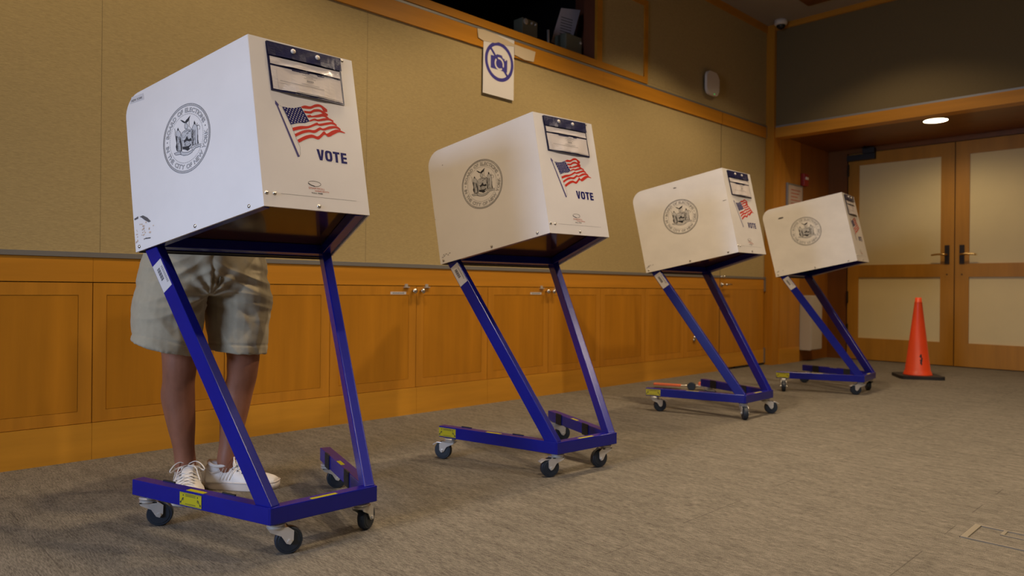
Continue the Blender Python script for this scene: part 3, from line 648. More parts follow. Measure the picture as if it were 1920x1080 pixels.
FLAG_CANTON = [(-89.0, 315.3), (-69.3, 315.2), (-49.9, 318.0), (-27.8, 325.9), (-14.4, 303.5), (-2.7, 283.6), (-19.3, 275.4), (-43.0, 271.4), (-67.0, 262.1), (-77.5, 290.3)]
FLAG_STRIPES = [
 [(-27.8, 325.9), (-13.4, 333.3), (4.5, 333.9), (23.6, 344.1), (42.1, 346.0), (63.4, 334.3), (62.7, 327.8), (50.3, 326.8), (41.4, 339.6), (22.8, 336.2), (3.8, 326.8), (-22.2, 323.1)],
 [(-19.1, 315.3), (2.9, 317.7), (17.8, 326.7), (38.3, 329.7), (63.9, 319.4), (63.3, 314.6), (51.0, 315.1), (37.6, 323.3), (17.0, 319.5), (4.2, 311.8), (-15.8, 309.0)],
 [(-10.8, 300.3), (1.6, 305.9), (7.3, 303.5), (28.2, 311.1), (49.3, 317.6), (66.5, 306.1), (66.1, 301.7), (48.4, 309.6), (27.5, 303.9), (7.0, 299.9), (-5.4, 295.5)],
 [(-4.4, 286.0), (14.5, 295.9), (26.5, 295.2), (47.7, 302.8), (66.5, 306.1), (81.3, 300.8), (80.7, 295.5), (66.0, 300.9), (46.9, 296.0), (26.0, 290.1), (14.0, 291.1), (-0.7, 283.2)],
 [(-63.4, 252.2), (-36.2, 262.7), (-8.2, 268.1), (21.3, 283.9), (29.1, 281.3), (58.7, 291.0), (79.9, 295.4), (91.7, 288.7), (91.3, 285.5), (75.0, 289.1), (58.0, 284.6), (32.6, 276.5), (20.6, 276.8), (-8.8, 262.3), (-37.1, 253.8), (-61.2, 243.5)],
 [(-57.6, 233.6), (-29.8, 249.3), (-9.5, 255.7), (10.5, 257.8), (29.9, 269.8), (41.9, 267.9), (65.7, 279.6), (91.2, 283.9), (103.9, 276.9), (103.5, 273.2), (86.3, 277.9), (64.8, 271.7), (43.4, 263.1), (31.2, 263.0), (11.7, 250.3), (-10.2, 248.7), (-34.7, 239.1), (-55.3, 225.6)],
 [(-50.5, 216.6), (-23.6, 233.2), (0.9, 241.6), (20.6, 239.0), (43.0, 259.1), (52.5, 252.9), (72.5, 265.8), (94.2, 273.3), (118.9, 267.0), (118.8, 266.2), (97.7, 266.8), (79.8, 257.2), (57.8, 244.7), (44.0, 249.6), (21.7, 230.7), (0.0, 233.1), (-24.7, 222.8), (-46.3, 208.2)]]
FLAG_POLE = [(-109.8, 331.2), (-99.1, 319.4), (-101.5, 313.5), (-48.1, 163.7), (-54.9, 161.3), (-106.0, 313.2), (-110.9, 319.8)]
FLAG_CORD = [(-97.5, 316.7), (-90.2, 314.3), (-63.8, 255.1), (-49.4, 208.5), (-43.9, 194.3), (-45.4, 171.6), (-50.0, 163.4)]
f2 = lambda pts: [(x * 0.001 * KU, y * 0.001 * KT) for x, y in pts]

def round_panel(r=0.066):
    p = [(0, 0), (-LS, 0), (-LS - 0.003, LT * 0.986 - r)]
    for k in range(1, 9):
        a = PI - k / 8 * PI / 2
        p.append((-LS - 0.003 + r + r * math.cos(a), LT * 0.986 - r + r * math.sin(a) + 0.004 * k / 8))
    p.append((0, LT)); return p
_mesh = {}
def cached(key, fn, m, smooth=False):
    if key not in _mesh:
        bm = fn(); me = bpy.data.meshes.new(key)
        if not key.startswith('dc_'): bmesh.ops.recalc_face_normals(bm, faces=bm.faces)
        bm.to_mesh(me); bm.free(); me.materials.append(M[m])
        if smooth:
            for p in me.polygons: p.use_smooth = True
        _mesh[key] = me
    return _mesh[key]
def part(name, key, fn, m, parent, smooth=False, mm=None):
    me = cached(key, fn, m, smooth)
    if mm: me = me.copy(); me.materials.clear(); me.materials.append(M[mm])
    o = bpy.data.objects.new(name, me); return link(o, parent)

def f_screen():
    bm = B(); th = 0.005
    prism(bm, round_panel(), SIDE, -th, 0)
    prism(bm, round_panel(), SIDER, -th, 0)
    prism(bm, [(-FW, 0), (FW, 0), (FW, LT), (-FW, LT)], FRONT, -th, 0)
    return bm
QF = (V((0, A_.y, A_.z)), V((1, 0, 0)), V((0, E1.y, E1.z)).normalized(), None)   # sloping desk plane
DZ = V((0, E2.y, E2.z)).normalized()
def dp(u, s, t=0.0):  # point of the desk plane: u across, s = 0 front .. 1 rear, t up
    return V((u, A_.y, A_.z)) + V((0, 0.5814 - 0.0549, 0.8505 - 0.9718)) * s + DZ * t
def wat(s): return FW + (RW - FW) * s
def f_desk():
    bm = B()
    pts = [(-wat(0.01) + .006, 0.01), (wat(0.01) - .006, 0.01), (wat(0.985) - .006, 0.985), (-wat(0.985) + .006, 0.985)]
    lo = [bm.verts.new(dp(u, s, 0.040)) for u, s in pts]; hi = [bm.verts.new(dp(u, s, 0.050)) for u, s in pts]
    bm.faces.new(lo); bm.faces.new(hi[::-1])
    for i in range(4): bm.faces.new((lo[i], lo[(i + 1) % 4], hi[(i + 1) % 4], hi[i]))
    return bm
def f_rear_bar():
    bm = B(); tube_rect(bm, dp(-wat(.93) + .012, .93, .0225), dp(wat(.93) - .012, .93, .0225), DZ, 0.034, 0.040, 0.003); return bm
def f_side_bar(sg):
    bm = B()
    o = 0.006 + 0.019
    tube_rect(bm, dp(sg * (wat(.05) - o), .05, .022), dp(sg * (wat(.95) - o), .95, .022), DZ, 0.034, 0.034, 0.003); return bm
def f_lip():
    bm = B(); tube_rect(bm, dp(-wat(.99) + .008, .985, .0045), dp(wat(.99) - .008, .985, .0045), DZ, 0.004, 0.022, 0.0)
    tube_rect(bm, dp(-wat(.99) + .008, 1.003, .010), dp(wat(.99) - .008, 1.003, .010), DZ, 0.020, 0.004, 0.0)
    return bm
def f_clip(u):
    bm = B()
    for _ in (0,):
        a = dp(u, 0.045, 0.030); box(bm, (a.x, a.y - 0.012, a.z - 0.004), (a.x + 0.085, a.y + 0.012, a.z + 0.004))
    return bm
PB = 0.095; PT = 0.143; WB = 0.1736; WR = 0.347; DL = 0.573
def f_arm(sg):
    bm = B(); d = V((sg * (WR - WB), DL, 0)).normalized(); nn = V((-d.y, d.x, 0)) * (1 if sg > 0 else -1)  # inward
    o = nn * 0.019
    tube_rect(bm, V((sg * WB, 0.006, (PB + PT) / 2)) + o, V((sg * WR, DL, (PB + PT) / 2)) + o, nn, 0.038, PT - PB, 0.003); return bm
def f_front():
    bm = B(); box(bm, (-WB + 0.001, 0, PB), (WB - 0.001, 0.038, PT), 0.003); return bm
LEG0 = lambda sg: V((sg * (WB + 0.003 - 0.019), 0.030, 0.128))
LEG1 = lambda sg: V((sg * (RW - 0.0375), 0.556, 0.888))
def leg_frame(sg):
    p0, p1 = LEG0(sg), LEG1(sg); d = (p1 - p0).normalized()
    s = V((0, 0, 1)).cross(V((sg * (WR - WB), DL, 0))).normalized()
    s = (s - d * s.dot(d)).normalized()
    if s.x * sg < 0: s = -s          # outward
    t = d.cross(s); return p0, p1, d, s, t
def f_leg(sg):
    bm = B(); p0, p1, d, s, t = leg_frame(sg); tube_rect(bm, p0, p1, s, 0.032, 0.052, 0.004); return bm
def f_pads(sg, k):
    bm = B(); d = V((sg * (WR - WB), DL, 0)).normalized(); nn = V((-d.y, d.x, 0)) * (1 if sg > 0 else -1)
    v = (0.20, 0.455)[k]; p = V((sg * WB, 0, 0)) + d * (v / d.y) + nn * 0.040 + V((0, 0, (PB + PT) / 2 + 0.001))
    tube_rect(bm, p - d * 0.027, p + d * 0.027, nn, 0.006, PT - PB + 0.004, 0.001); 
    for e in (-0.018, 0.018):
        for z in (-0.014, 0.014): lathe(bm, [(0.004, 0), (0.003, 0.0015)], p + d * e + V((0, 0, z)) + nn * 0.003, nn, 8)
    return bm
def f_caster_fork():
    bm = B()
    lathe(bm, [(0.010, 0.0), (0.024, -0.002), (0.027, -0.006), (0.025, -0.010), (0.021, -0.012), (0.026, -0.015), (0.024, -0.019), (0.012, -0.020)], (0, 0, PB), n=28)
    out = [(-0.024, -0.016), (0.030, -0.016), (0.046, -0.028), (0.045, -0.055), (0.036, -0.066), (0.026, -0.062), (0.012, -0.040), (-0.018, -0.026)]
    for y0, y1 in ((-0.0195, -0.0165), (0.0165, 0.0195)):
        fr = (V((0, 0, PB)), V((1, 0, 0)), V((0, 0, 1)), V((0, 1, 0))); prism(bm, out, fr, y0, y1)
    box(bm, (-0.022, -0.0195, PB - 0.020), (0.028, 0.0195, PB - 0.016))
    lathe(bm, [(0.006, -0.024), (0.006, 0.024)], (0.034, 0, 0.038), (0, 1, 0), 12)
    return bm
def f_wheel():
    return lathe(B(), [(0.012, -0.0135), (0.029, -0.0135), (0.030, -0.012), (0.0355, -0.012), (0.038, -0.008), (0.0385, 0), (0.038, 0.008), (0.0355, 0.012), (0.030, 0.012), (0.029, 0.0135), (0.012, 0.0135)], (0.034, 0, 0.0385), (0, 1, 0), 36)
def f_brake():
    bm = B(); box(bm, (0.030, -0.013, PB - 0.026), (0.062, 0.013, PB - 0.022), 0.001); tube_rect(bm, (0.060, 0, PB - 0.024), (0.078, 0, PB - 0.034), (0, 1, 0), 0.030, 0.004, 0.001)
    return bm
def screw_at(bm, fr, x, y, r=0.006):
    o, ex, ey, n = fr; lathe(bm, [(r, 0), (r * .95, 0.0014), (r * .6, 0.003), (0.0001, 0.0036)], o + ex * x + ey * y, n, 14)
SCREWS = [(f, -s * KS, 0.0140, 0.006) for s in (0.0585, 0.2907, 0.5561) for f in (SIDE, SIDER)] + [(FRONT, -0.001, 0.0134, 0.0062), (FRONT, -0.161, 0.0396, 0.0058), (FRONT, -0.137, 0.0396, 0.0058), (FRONT, 0.136, 0.5075, 0.0048)]
def f_screw(q):
    def f(): bm = B(); screw_at(bm, *q); return bm
    return f
SC = (-0.2976 * KS, 0.2966 * KT)
def f_seal_rings():
    bm = B(); x, y = SC
    ring(bm, x, y, 0.1058, 0.1072, SIDE, 0.0005, 96); ring(bm, x, y, 0.0998, 0.1009, SIDE, 0.0005, 96)
    for i in range(150):
        a = 2 * PI * i / 150; stroke(bm, [(x + 0.1012 * math.cos(a), y + 0.1012 * math.sin(a)), (x + 0.1055 * math.cos(a + 0.05), y + 0.1055 * math.sin(a + 0.05))], 0.0009, SIDE, 0.0005)
    for i in range(84):
        a = 2 * PI * i / 84; disc(bm, x + 0.0755 * math.cos(a), y + 0.0755 * math.sin(a), 0.00125, SIDE, 0.0005, 8)
    for a in (172, 9): disc(bm, x + 0.0878 * math.cos(math.radians(a)), y + 0.0878 * math.sin(math.radians(a)), 0.0022, SIDE, 0.0005, 10)
    return bm
def seal_words(top):
    bm = B(); x, y = SC
    for k, (off, h) in enumerate(((0.032, 0.0005), (-0.020, 0.0009))):
        n0 = len(bm.faces)
        if top: arc_text(bm, 'BOARD OF ELECTIONS', x, y, 0.0878, 165, 17, 0.0190, SIDE, h, off)
        else: arc_text(bm, 'IN THE CITY OF NEW YORK', x, y, 0.0878, 180, 361, 0.0190, SIDE, h, off, inward=True)
        bm.faces.ensure_lookup_table()
        for f in bm.faces[n0:]: f.material_index = k
    return bm
def f_seal_art():
    bm = B(); x, y = SC
    for p in SEAL_POLYS: flat(bm, [(x + a * .001, y + b_ * .001) for a, b_ in p], SIDE, 0.0005)
    for p in SEAL_STROKES: stroke(bm, [(x + a * .001, y + b_ * .001) for a, b_ in p], 0.0013, SIDE, 0.0005)
    rs = random.Random(3)
    x0, y0 = x, y
    for k in range(46):   # hatching inside shield and robes
        a = rs.uniform(-0.020, 0.018); b_ = rs.uniform(-0.032, 0.018)
        stroke(bm, [(x0 + a, y0 + b_), (x0 + a + rs.uniform(0.003, 0.008), y0 + b_ + rs.uniform(-0.002, 0.002))], 0.0009, SIDE, 0.0006)
    for cx_ in (-0.037, 0.032):
        for k in range(16):
            a = rs.uniform(-0.008, 0.008); b_ = rs.uniform(-0.028, 0.022)
            stroke(bm, [(x0 + cx_ + a, y0 + b_), (x0 + cx_ + a + rs.uniform(-0.001, 0.001), y0 + b_ - rs.uniform(0.004, 0.012))], 0.0010, SIDE, 0.0006)
    return bm
def f_seal_shade():
    bm = B(); x, y = SC
    for p in SEAL_SHADE: flat(bm, [(x + a * .001, y + b_ * .001) for a, b_ in p], SIDE, 0.0003)
    bmesh.ops.triangulate(bm, faces=bm.faces)
    return bm
def f_canton():
    bm = B(); flat(bm, f2(FLAG_CANTON), FRONT, 0.0005); return bm
def f_stars():
    bm = B(); TL, TR, BL, BR = [V(p) for p in ((-82.9, 311.9), (-30.1, 320.5), (-64.6, 267.5), (-11.0, 282.6))]
    for r in range(9):
        n = 6 if r % 2 == 0 else 5
        for c in range(n):
            v = (r + 0.15) / 8.3; u = (c + (0.15 if r % 2 == 0 else 0.65)) / 5.3
            p = TL.lerp(TR, u).lerp(BL.lerp(BR, u), v)
            disc(bm, p.x * .001 * KU, p.y * .001 * KT, 0.00175, FRONT, 0.0009, 5)
    return bm
def f_stripes():
    bm = B()
    for s in FLAG_STRIPES:
        # upper edge runs left to right, lower edge back again
        k = max(range(len(s)), key=lambda i: s[i][0] + (0.01 if i else 0)); 
        up_, lo = s[:k + 1], s[k + 1:]
        lo = [(x, y - (1.7 if i < len(lo) - 1 else 0.6)) for i, (x, y) in enumerate(lo)]
        q = [(p.x, p.y) for p in smoothpath([(x, y, 0) for x, y in up_], 4)] + [(p.x, p.y) for p in smoothpath([(x, y, 0) for x, y in lo], 4)]
        flat(bm, f2(q), FRONT, 0.0005)
    bmesh.ops.triangulate(bm, faces=bm.faces); return bm
def f_pole():
    bm = B(); flat(bm, f2(FLAG_POLE), FRONT, 0.0005); bmesh.ops.triangulate(bm, faces=bm.faces); return bm
def f_cord():
    bm = B(); stroke(bm, f2(FLAG_CORD), 0.0007, FRONT, 0.0005)
    if False: stroke(bm, f2([(42.1, 346.0), (55, 327), (62, 312), (80, 297), (100, 277), (118.9, 267)]), 0.0007, FRONT, 0.0006)
    return bm
def f_line():
    bm = B(); stroke(bm, [(-0.118, 0.0408), (0.129, 0.0416)], 0.0007, FRONT, 0.0005); return bm
def f_vote():
    bm = B(); y0, y1 = 0.1620, 0.1966; H_ = y1 - y0
    def P(x, pts): flat(bm, [((x + a) * KU, (y0 + b_ * H_) * KT) for a, b_ in pts], FRONT, 0.0005)
    P(0.0105, [(0, 1), (0.0088, 1), (0.0125, 0.32), (0.0162, 1), (0.0250, 1), (0.0170, 0), (0.0080, 0)])
    # O
    k = 24; cx_ = 0.0505; a_, b2 = 0.0125, H_ / 2; ai, bi = 0.0042, H_ / 2 - 0.0068
    se = lambda a, rx, ry: (cx_ + rx * abs(math.cos(a)) ** .62 * (1 if math.cos(a) >= 0 else -1), y0 + H_ / 2 + ry * abs(math.sin(a)) ** .62 * (1 if math.sin(a) >= 0 else -1))
    for i in range(k):
        t0, t1 = 2 * PI * i / k + .01, 2 * PI * (i + 1) / k + .01
        q = [se(t0, ai, bi), se(t0, a_, b2), se(t1, a_, b2), se(t1, ai, bi)]
        flat(bm, [(a * KU, b_ * KT) for a, b_ in q], FRONT, 0.0005)
    P(0.0660, [(0, 1), (0.0235, 1), (0.0235, 0.80), (0, 0.80)]); P(0.0660, [(0.0075, 0.80), (0.0160, 0.80), (0.0160, 0), (0.0075, 0)])
    P(0.0935, [(0, 1), (0.0085, 1), (0.0085, 0), (0, 0)])
    for a, b_ in ((1, .80), (.60, .41), (.20, 0)): P(0.0935, [(0.0085, a), (0.0205, a), (0.0205, b_), (0.0085, b_)])
    return bm
def f_maker_mark():
    bm = B()
    pts = [(-0.0300, 0.0835), (-0.024, 0.0800), (-0.0185, 0.0775), (-0.0087, 0.0752)]
    stroke(bm, [(a * KU, b_ * KT) for a, b_ in pts], 0.0030, FRONT, 0.0005)
    arc = [(-0.0087 + 0.021 * math.cos(t) , 0.0835 + 0.0082 * math.sin(t)) for t in [(-1.6 + i * 0.28) for i in range(17)]]
    stroke(bm, [(a * KU, b_ * KT) for a, b_ in arc], 0.0012, FRONT, 0.0006)
    put_text(bm, 'TOLL FREE', -0.003 * KU, 0.0520 * KT, 0.0052, FRONT, 0.0005, 0.02, sx=1.5)
    return bm
def f_maker_text():
    bm = B(); put_text(bm, 'SMARTPOLL', -0.0026 * KU, 0.0655 * KT, 0.0088, FRONT, 0.0005, 0.0, sx=1.12); put_text(bm, 'VOTING BOOTH', 0.0135 * KU, 0.0588 * KT, 0.0056, FRONT, 0.0005, 0.02, sx=1.1); return bm
# document pouch
def bowed(pts, h0, bow, nx=10, ny=6):
    """patch between 4 corners (TL,TR,BR,BL), bulging off the front panel"""
    bm = B(); TL, TR, BR, BL = [V(p) for p in pts]; g = []
    for j in range(ny + 1):
        row = []
        for i in range(nx + 1):
            u, v = i / nx, j / ny; p = TL.lerp(TR, u).lerp(BL.lerp(BR, u), v)
            z = h0 + bow * math.sin(PI * u) * v + 0.0012 * math.sin(u * 17 + v * 3) * v
            row.append(bm.verts.new(FO + FX * p.x * KU + FY * p.y * KT + FN * z))
        g.append(row)
    for j in range(ny):
        for i in range(nx):
            f = bm.faces.new((g[j][i], g[j][i + 1], g[j + 1][i + 1], g[j + 1][i])); f.normal_update()
            if f.normal.dot(FN) < 0: f.normal_flip()
    return bm
def f_pouch_back(): 
    bm = bowed([(-.1234, .5166), (.1299, .5199), (.1275, .3601), (-.1199, .3610)], 0.002, 0.006)
    r = bmesh.ops.extrude_face_region(bm, geom=list(bm.faces)); bmesh.ops.translate(bm, verts=[v for v in r['geom'] if isinstance(v, bmesh.types.BMVert)], vec=-FN * 0.0015)
    return bm
def f_pouch_clear1(): return bowed([(-.1165, .4700), (.1205, .4715), (.1205, .4475), (-.1165, .4460)], 0.0048, 0.004)
def f_pouch_clear2(): return bowed([(-.1165, .4400), (.1210, .4415), (.1205, .3650), (-.1140, .3660)], 0.0045, 0.006)
def f_pouch_paper(): return bowed([(-.0985, .4360), (.1190, .4375), (.1185, .3685), (-.0965, .3690)], 0.0054, 0.0062)
def f_pouch_flap(): return bowed([(-.1234, .5170), (.1299, .5203), (.1280, .4749), (-.1205, .4736)], 0.0062, 0.003)
def f_pouch_text():
    bm = B()
    for k, (y, w_) in enumerate(((.4320, .030), (.4275, .052), (.4225, .026), (.4180, .042), (.3990, .060), (.3930, .150))):
        for q in range(int(w_ / 0.004)):
            x = -w_ / 2 + q * 0.004 + (-.018 if k == 5 else 0.008); u = (x + .12) / .24
            flat(bm, [((x) * KU, y * KT), ((x + .0028) * KU, y * KT), ((x + .0028) * KU, (y - .0016) * KT), (x * KU, (y - .0016) * KT)], FRONT, 0.0118)
    for q in range(9): flat(bm, [((-.004 + q * .0026) * KU, .413 * KT), ((-.004 + q * .0026 + .0015) * KU, .413 * KT), ((-.004 + q * .0026 + .0015) * KU, .4065 * KT), ((-.004 + q * .0026) * KU, .4065 * KT)], FRONT, 0.0122)
    return bm
def f_snap(x, y):
    bm = B()
    for _ in (0,):
        o, ex, ey, n = FRONT; lathe(bm, [(0.0078, 0.0085), (0.0074, 0.0115), (0.005, 0.0135), (0.0001, 0.0142)], o + ex * x * KU + ey * y * KT, n, 18)
    return bm
def leg_fr(sg):
    p0, p1, d, s, t = leg_frame(sg); ey = d; ex = t if t.dot(V((0, -1, 0))) > 0 else -t
    return (p1 + s * 0.0162, ex, ey, s)
def f_barcode(k):
    def f():
        bm = B(); fr = leg_fr(-1); a = (-0.185, -0.150)[k]
        prism(bm, rect(-0.0225, a, 0.0225, a + 0.098), fr, 0, 0.0006); return bm
    return f
def f_barcode_ink(k):
    def f():
        bm = B(); fr = leg_fr(-1); a = (-0.185, -0.150)[k]
        for q in range(13): flat(bm, rect(-0.010, a + 0.036 + q * 0.0032, 0.004, a + 0.036 + q * 0.0032 + (0.0012 if q % 3 else 0.0022)), fr, 0.0011)
        for x in (0.011, 0.0155): 
            for q in range(10): flat(bm, rect(x, a + 0.018 + q * 0.006, x + 0.0018, a + 0.022 + q * 0.006), fr, 0.0011)
        return bm
    return f
def arm_fr(sg):
    d = V((sg * (WR - WB), DL, 0)).normalized(); nn = V((-d.y, d.x, 0)) * (1 if sg > 0 else -1)
    return (V((sg * WB, 0, (PB + PT) / 2)), d, V((0, 0, 1)), -nn), d, nn
def f_caution(a, b_):
    def f():
        bm = B(); fr, d, nn = arm_fr(-1); prism(bm, rect(a, -0.0195, b_, 0.0185), fr, 0, 0.0006); return bm
    return f
def f_caution_ink(a, b_):
    def f():
        bm = B(); fr, d, nn = arm_fr(-1); c = (a + b_) / 2; L = (b_ - a)
        stroke(bm, [(a + .002, -.0175), (b_ - .002, -.0175)], .0008, fr, .0011); stroke(bm, [(a + .002, .0165), (b_ - .002, .0165)], .0008, fr, .0011)
        for y in (0.0125, 0.0085, -0.0145):
            for q in range(10): flat(bm, rect(c - 0.022 + q * .0045, y, c - 0.022 + q * .0045 + .0032, y + .0018), fr, .0011)
        for sg in (-1, 1):
            x = c + sg * L * 0.36
            stroke(bm, [(x + sg * 0.010, -0.0125), (x - sg * 0.004, 0.004)], .0018, fr, .0011); ring(bm, x - sg * .001, -0.001, 0.0025, 0.0038, fr, .0012, 12)
            disc(bm, x + sg * .009, -.011, .0032, fr, .0012, 8); disc(bm, x - sg * .003, .011, .0022, fr, .0012, 8)
        return bm
    return f
def f_top_strip(k):
    def f():
        bm = B()
        if k == 0: (o, d, up_, outn), dd, nn = arm_fr(-1); fr = (V((-WB, 0, PT)), dd, nn, V((0, 0, 1))); r = rect(0.275, 0.004, 0.350, 0.020)
        elif k == 1: fr = (V((0, 0, PT)), V((1, 0, 0)), V((0, 1, 0)), V((0, 0, 1))); r = rect(-0.045, 0.004, 0.038, 0.018)
        else: (o, d, up_, outn), dd, nn = arm_fr(1); fr = (V((WB, 0, PT)), dd, nn, V((0, 0, 1))); r = rect(0.30, 0.022, 0.36, 0.036)
        prism(bm, r, fr, 0, 0.0006); return bm
    return f
def booth(loc, rz, label, yaws, variant, worn):
    t = thing('voting_booth', label, 'voting booth', (loc[0], loc[1], 0), rz, 'row of wheeled voting booths')
    scr = part('privacy_screen', 'screen' + ('w' if worn else ''), f_screen, 'white2' if worn else 'white', t)
    part('document_pouch', 'pouch_back', f_pouch_back, 'vinyl', t)
    pouch = [o for o in t.children][-1]
    part('pouch_flap', 'dc_flap', f_pouch_flap, 'vinyl', pouch)
    part('clear_strip', 'dc_c1', f_pouch_clear1, 'clear', pouch)
    part('clear_window', 'dc_c2', f_pouch_clear2, 'clear', pouch)
    part('instruction_sheet', 'dc_pp', f_pouch_paper, 'paper', pouch)
    part('sheet_print', 'dc_pt', f_pouch_text, 'inkgray', pouch)
    for x in (-0.0389, 0.0436): part('snap_rivet', 'snap%g' % x, lambda: f_snap(x, 0.5), 'offwhite', pouch, True)
    ik = 'ink' if variant != 4 else 'inkgray'
    part('seal_border', 'dc_sr', f_seal_rings, 'inkgray', scr)
    for top in (True, False):
        o = part('seal_lettering', 'dc_sw%d' % top, lambda: seal_words(top), 'inkgray', scr)
        if len(o.data.materials) < 2: o.data.materials.append(M['whiteink'])
    part('seal_shading', 'dc_ss', f_seal_shade, 'sealgray', scr)
    part('seal_figures', 'dc_sa', f_seal_art, 'ink', scr)
    part('flag_canton', 'dc_fc', f_canton, 'navy', scr)
    part('flag_stars', 'dc_fs', f_stars, 'whiteink', scr)
    part('flag_stripes', 'dc_fst', f_stripes, 'red', scr)
    part('flag_pole', 'dc_fp', f_pole, 'polegray', scr)
    part('flag_cord', 'dc_fl', f_cord, 'inkgray', scr)
    part('printed_line', 'dc_ln', f_line, 'inkgray', scr)
    part('vote_lettering', 'dc_vote', f_vote, 'navy', scr)
    part('maker_emblem', 'dc_mm', f_maker_mark, 'ink', scr)
    part('maker_lettering', 'dc_mt', f_maker_text, 'orangeink', scr)
    for i, q in enumerate(SCREWS): part('screw', 'screw%d' % i, f_screw(q), 'screw', scr, True)
    part('desk_panel', 'desk', f_desk, 'desk', t)
    part('rear_crossbar', 'rbar', f_rear_bar, 'blue', t)
    part('desk_edge', 'lip', f_lip, 'black', t)
    for u in (-0.125, 0.03): part('desk_clip', 'clip%g' % u, lambda: f_clip(u), 'black', t)
    for sg in (-1, 1):
        part('desk_side_bar', 'sbar%d' % sg, lambda: f_side_bar(sg), 'blue', t)
        arm = part('base_arm', 'arm%d' % sg, lambda: f_arm(sg), 'blue', t)
        part('yellow_strip_label', 'strip%d' % (0 if sg < 0 else 2), f_top_strip(0 if sg < 0 else 2), 'yellow', arm)
        for k in (0, 1): part('rubber_pad', 'pad%d%d' % (sg, k), lambda: f_pads(sg, k), 'rubber', arm)
        if sg < 0:
            a, b_ = (0.277, 0.372) if variant == 1 else (0.505, 0.597)
            part('caution_label', 'caution%g' % a, f_caution(a, b_), 'yellow', arm)
            part('caution_print', 'dc_ci%g' % a, f_caution_ink(a, b_), 'ink', arm)
        lg = part('leg', 'leg%d' % sg, lambda: f_leg(sg), 'blue', t)
        if sg < 0:
            k = 0 if variant == 1 else 1
            part('barcode_label', 'bc%d' % k, f_barcode(k), 'label', lg)
            part('barcode', 'dc_bi%d' % k, f_barcode_ink(k), 'ink', lg)
    fr_ = part('front_rail', 'front', f_front, 'blue', t)
    part('yellow_strip_label', 'strip1', f_top_strip(1), 'yellow', fr_)
    for (px, py), (ang, brake) in zip(((-0.138, 0.035), (0.138, 0.035), (-0.313, 0.530), (0.313, 0.530)), yaws):
        c = part('caster', 'fork', f_caster_fork, 'fork', t, True)
        c.location = (px, py, 0); c.rotation_euler = (0, 0, math.radians(ang) - rz)
        c.data.polygons.foreach_set('use_smooth', [False] * len(c.data.polygons))
        part('wheel', 'wheel', f_wheel, 'tyre', c, False)
        if brake: part('brake_pedal', 'brake', f_brake, 'fork', c)
    return t
b1 = booth((-1.8694, 1.0854), 1.5737, 'nearest and largest white voting booth with blue frame, person standing behind it', [(72, 0), (120, 0), (62, 0), (70, 0)], 1, False)
b2 = booth((-1.8999, 2.2966), 1.4877, 'second voting booth from the left, its smooth white side mostly unmarked', [(246, 1), (258, 0), (208, 1), (60, 0)], 2, False)
b3 = booth((-2.0545, 4.0712), 1.5767, 'third voting booth from the left, scuffed, with orange trolley lying behind it', [(-46, 0), (40, 1), (52, 1), (70, 0)], 3, True)
b4 = booth((-1.9828, 5.6345), 1.6910, 'farthest and smallest-looking voting booth, nearest the orange cone and doors', [(225, 1), (130, 0), (-60, 0), (200, 0)], 4, True)
# marks that only single booths carry
scr1 = [o for o in b1.children if o.name.startswith('privacy_screen')][0]
bm = B(); flat(bm, [(-0.5540 * KS, 0.489), (-0.482 * KS, 0.481), (-0.484 * KS, 0.502), (-0.543 * KS, 0.508)], SIDE, 0.0006); decal('place_sticker', bm, 'label', scr1)
bm = B(); put_text(bm, 'NEW YORK', 0, 0, 0.0105, (SIDE[0] + SIDE[1] * (-0.517 * KS) + SIDE[2] * 0.4885, (SIDE[1] - SIDE[2] * 0.10).normalized(), (SIDE[2] + SIDE[1] * 0.1).normalized(), SIDE[3]), 0.0012, sx=1.0); decal('place_lettering', bm, 'inkgray', scr1)
bm = B()
flat(bm, [(-0.572 * KS, 0.108), (-0.552 * KS, 0.111), (-0.552 * KS, 0.104), (-0.571 * KS, 0.103)], SIDE, 0.0006)
flat(bm, [(-0.545 * KS, 0.108), (-0.528 * KS, 0.108), (-0.508 * KS, 0.096), (-0.492 * KS, 0.080), (-0.502 * KS, 0.079), (-0.520 * KS, 0.090), (-0.535 * KS, 0.102)], SIDE, 0.0006)
flat(bm, [(-0.535 * KS, 0.033), (-0.515 * KS, 0.029), (-0.50 * KS, 0.027), (-0.498 * KS, 0.030), (-0.52 * KS, 0.034)], SIDE, 0.0006)
decal('torn_mark', bm, 'grime', scr1)
rs = random.Random(5); bm = B()
for k in range(26):
    x = -(0.57 - abs(rs.gauss(0, 0.035))) * KS; y = 0.030 + rs.random() * 0.055; r = rs.uniform(0.0012, 0.0045)
    flat(bm, [(x + r * math.cos(q) * rs.uniform(.6, 1.6), y + r * math.sin(q) * rs.uniform(.5, 1.0)) for q in [i * PI / 3 for i in range(6)]], SIDE, 0.0007 + k * 1e-5)
decal('peeled_residue', bm, 'peel', scr1)
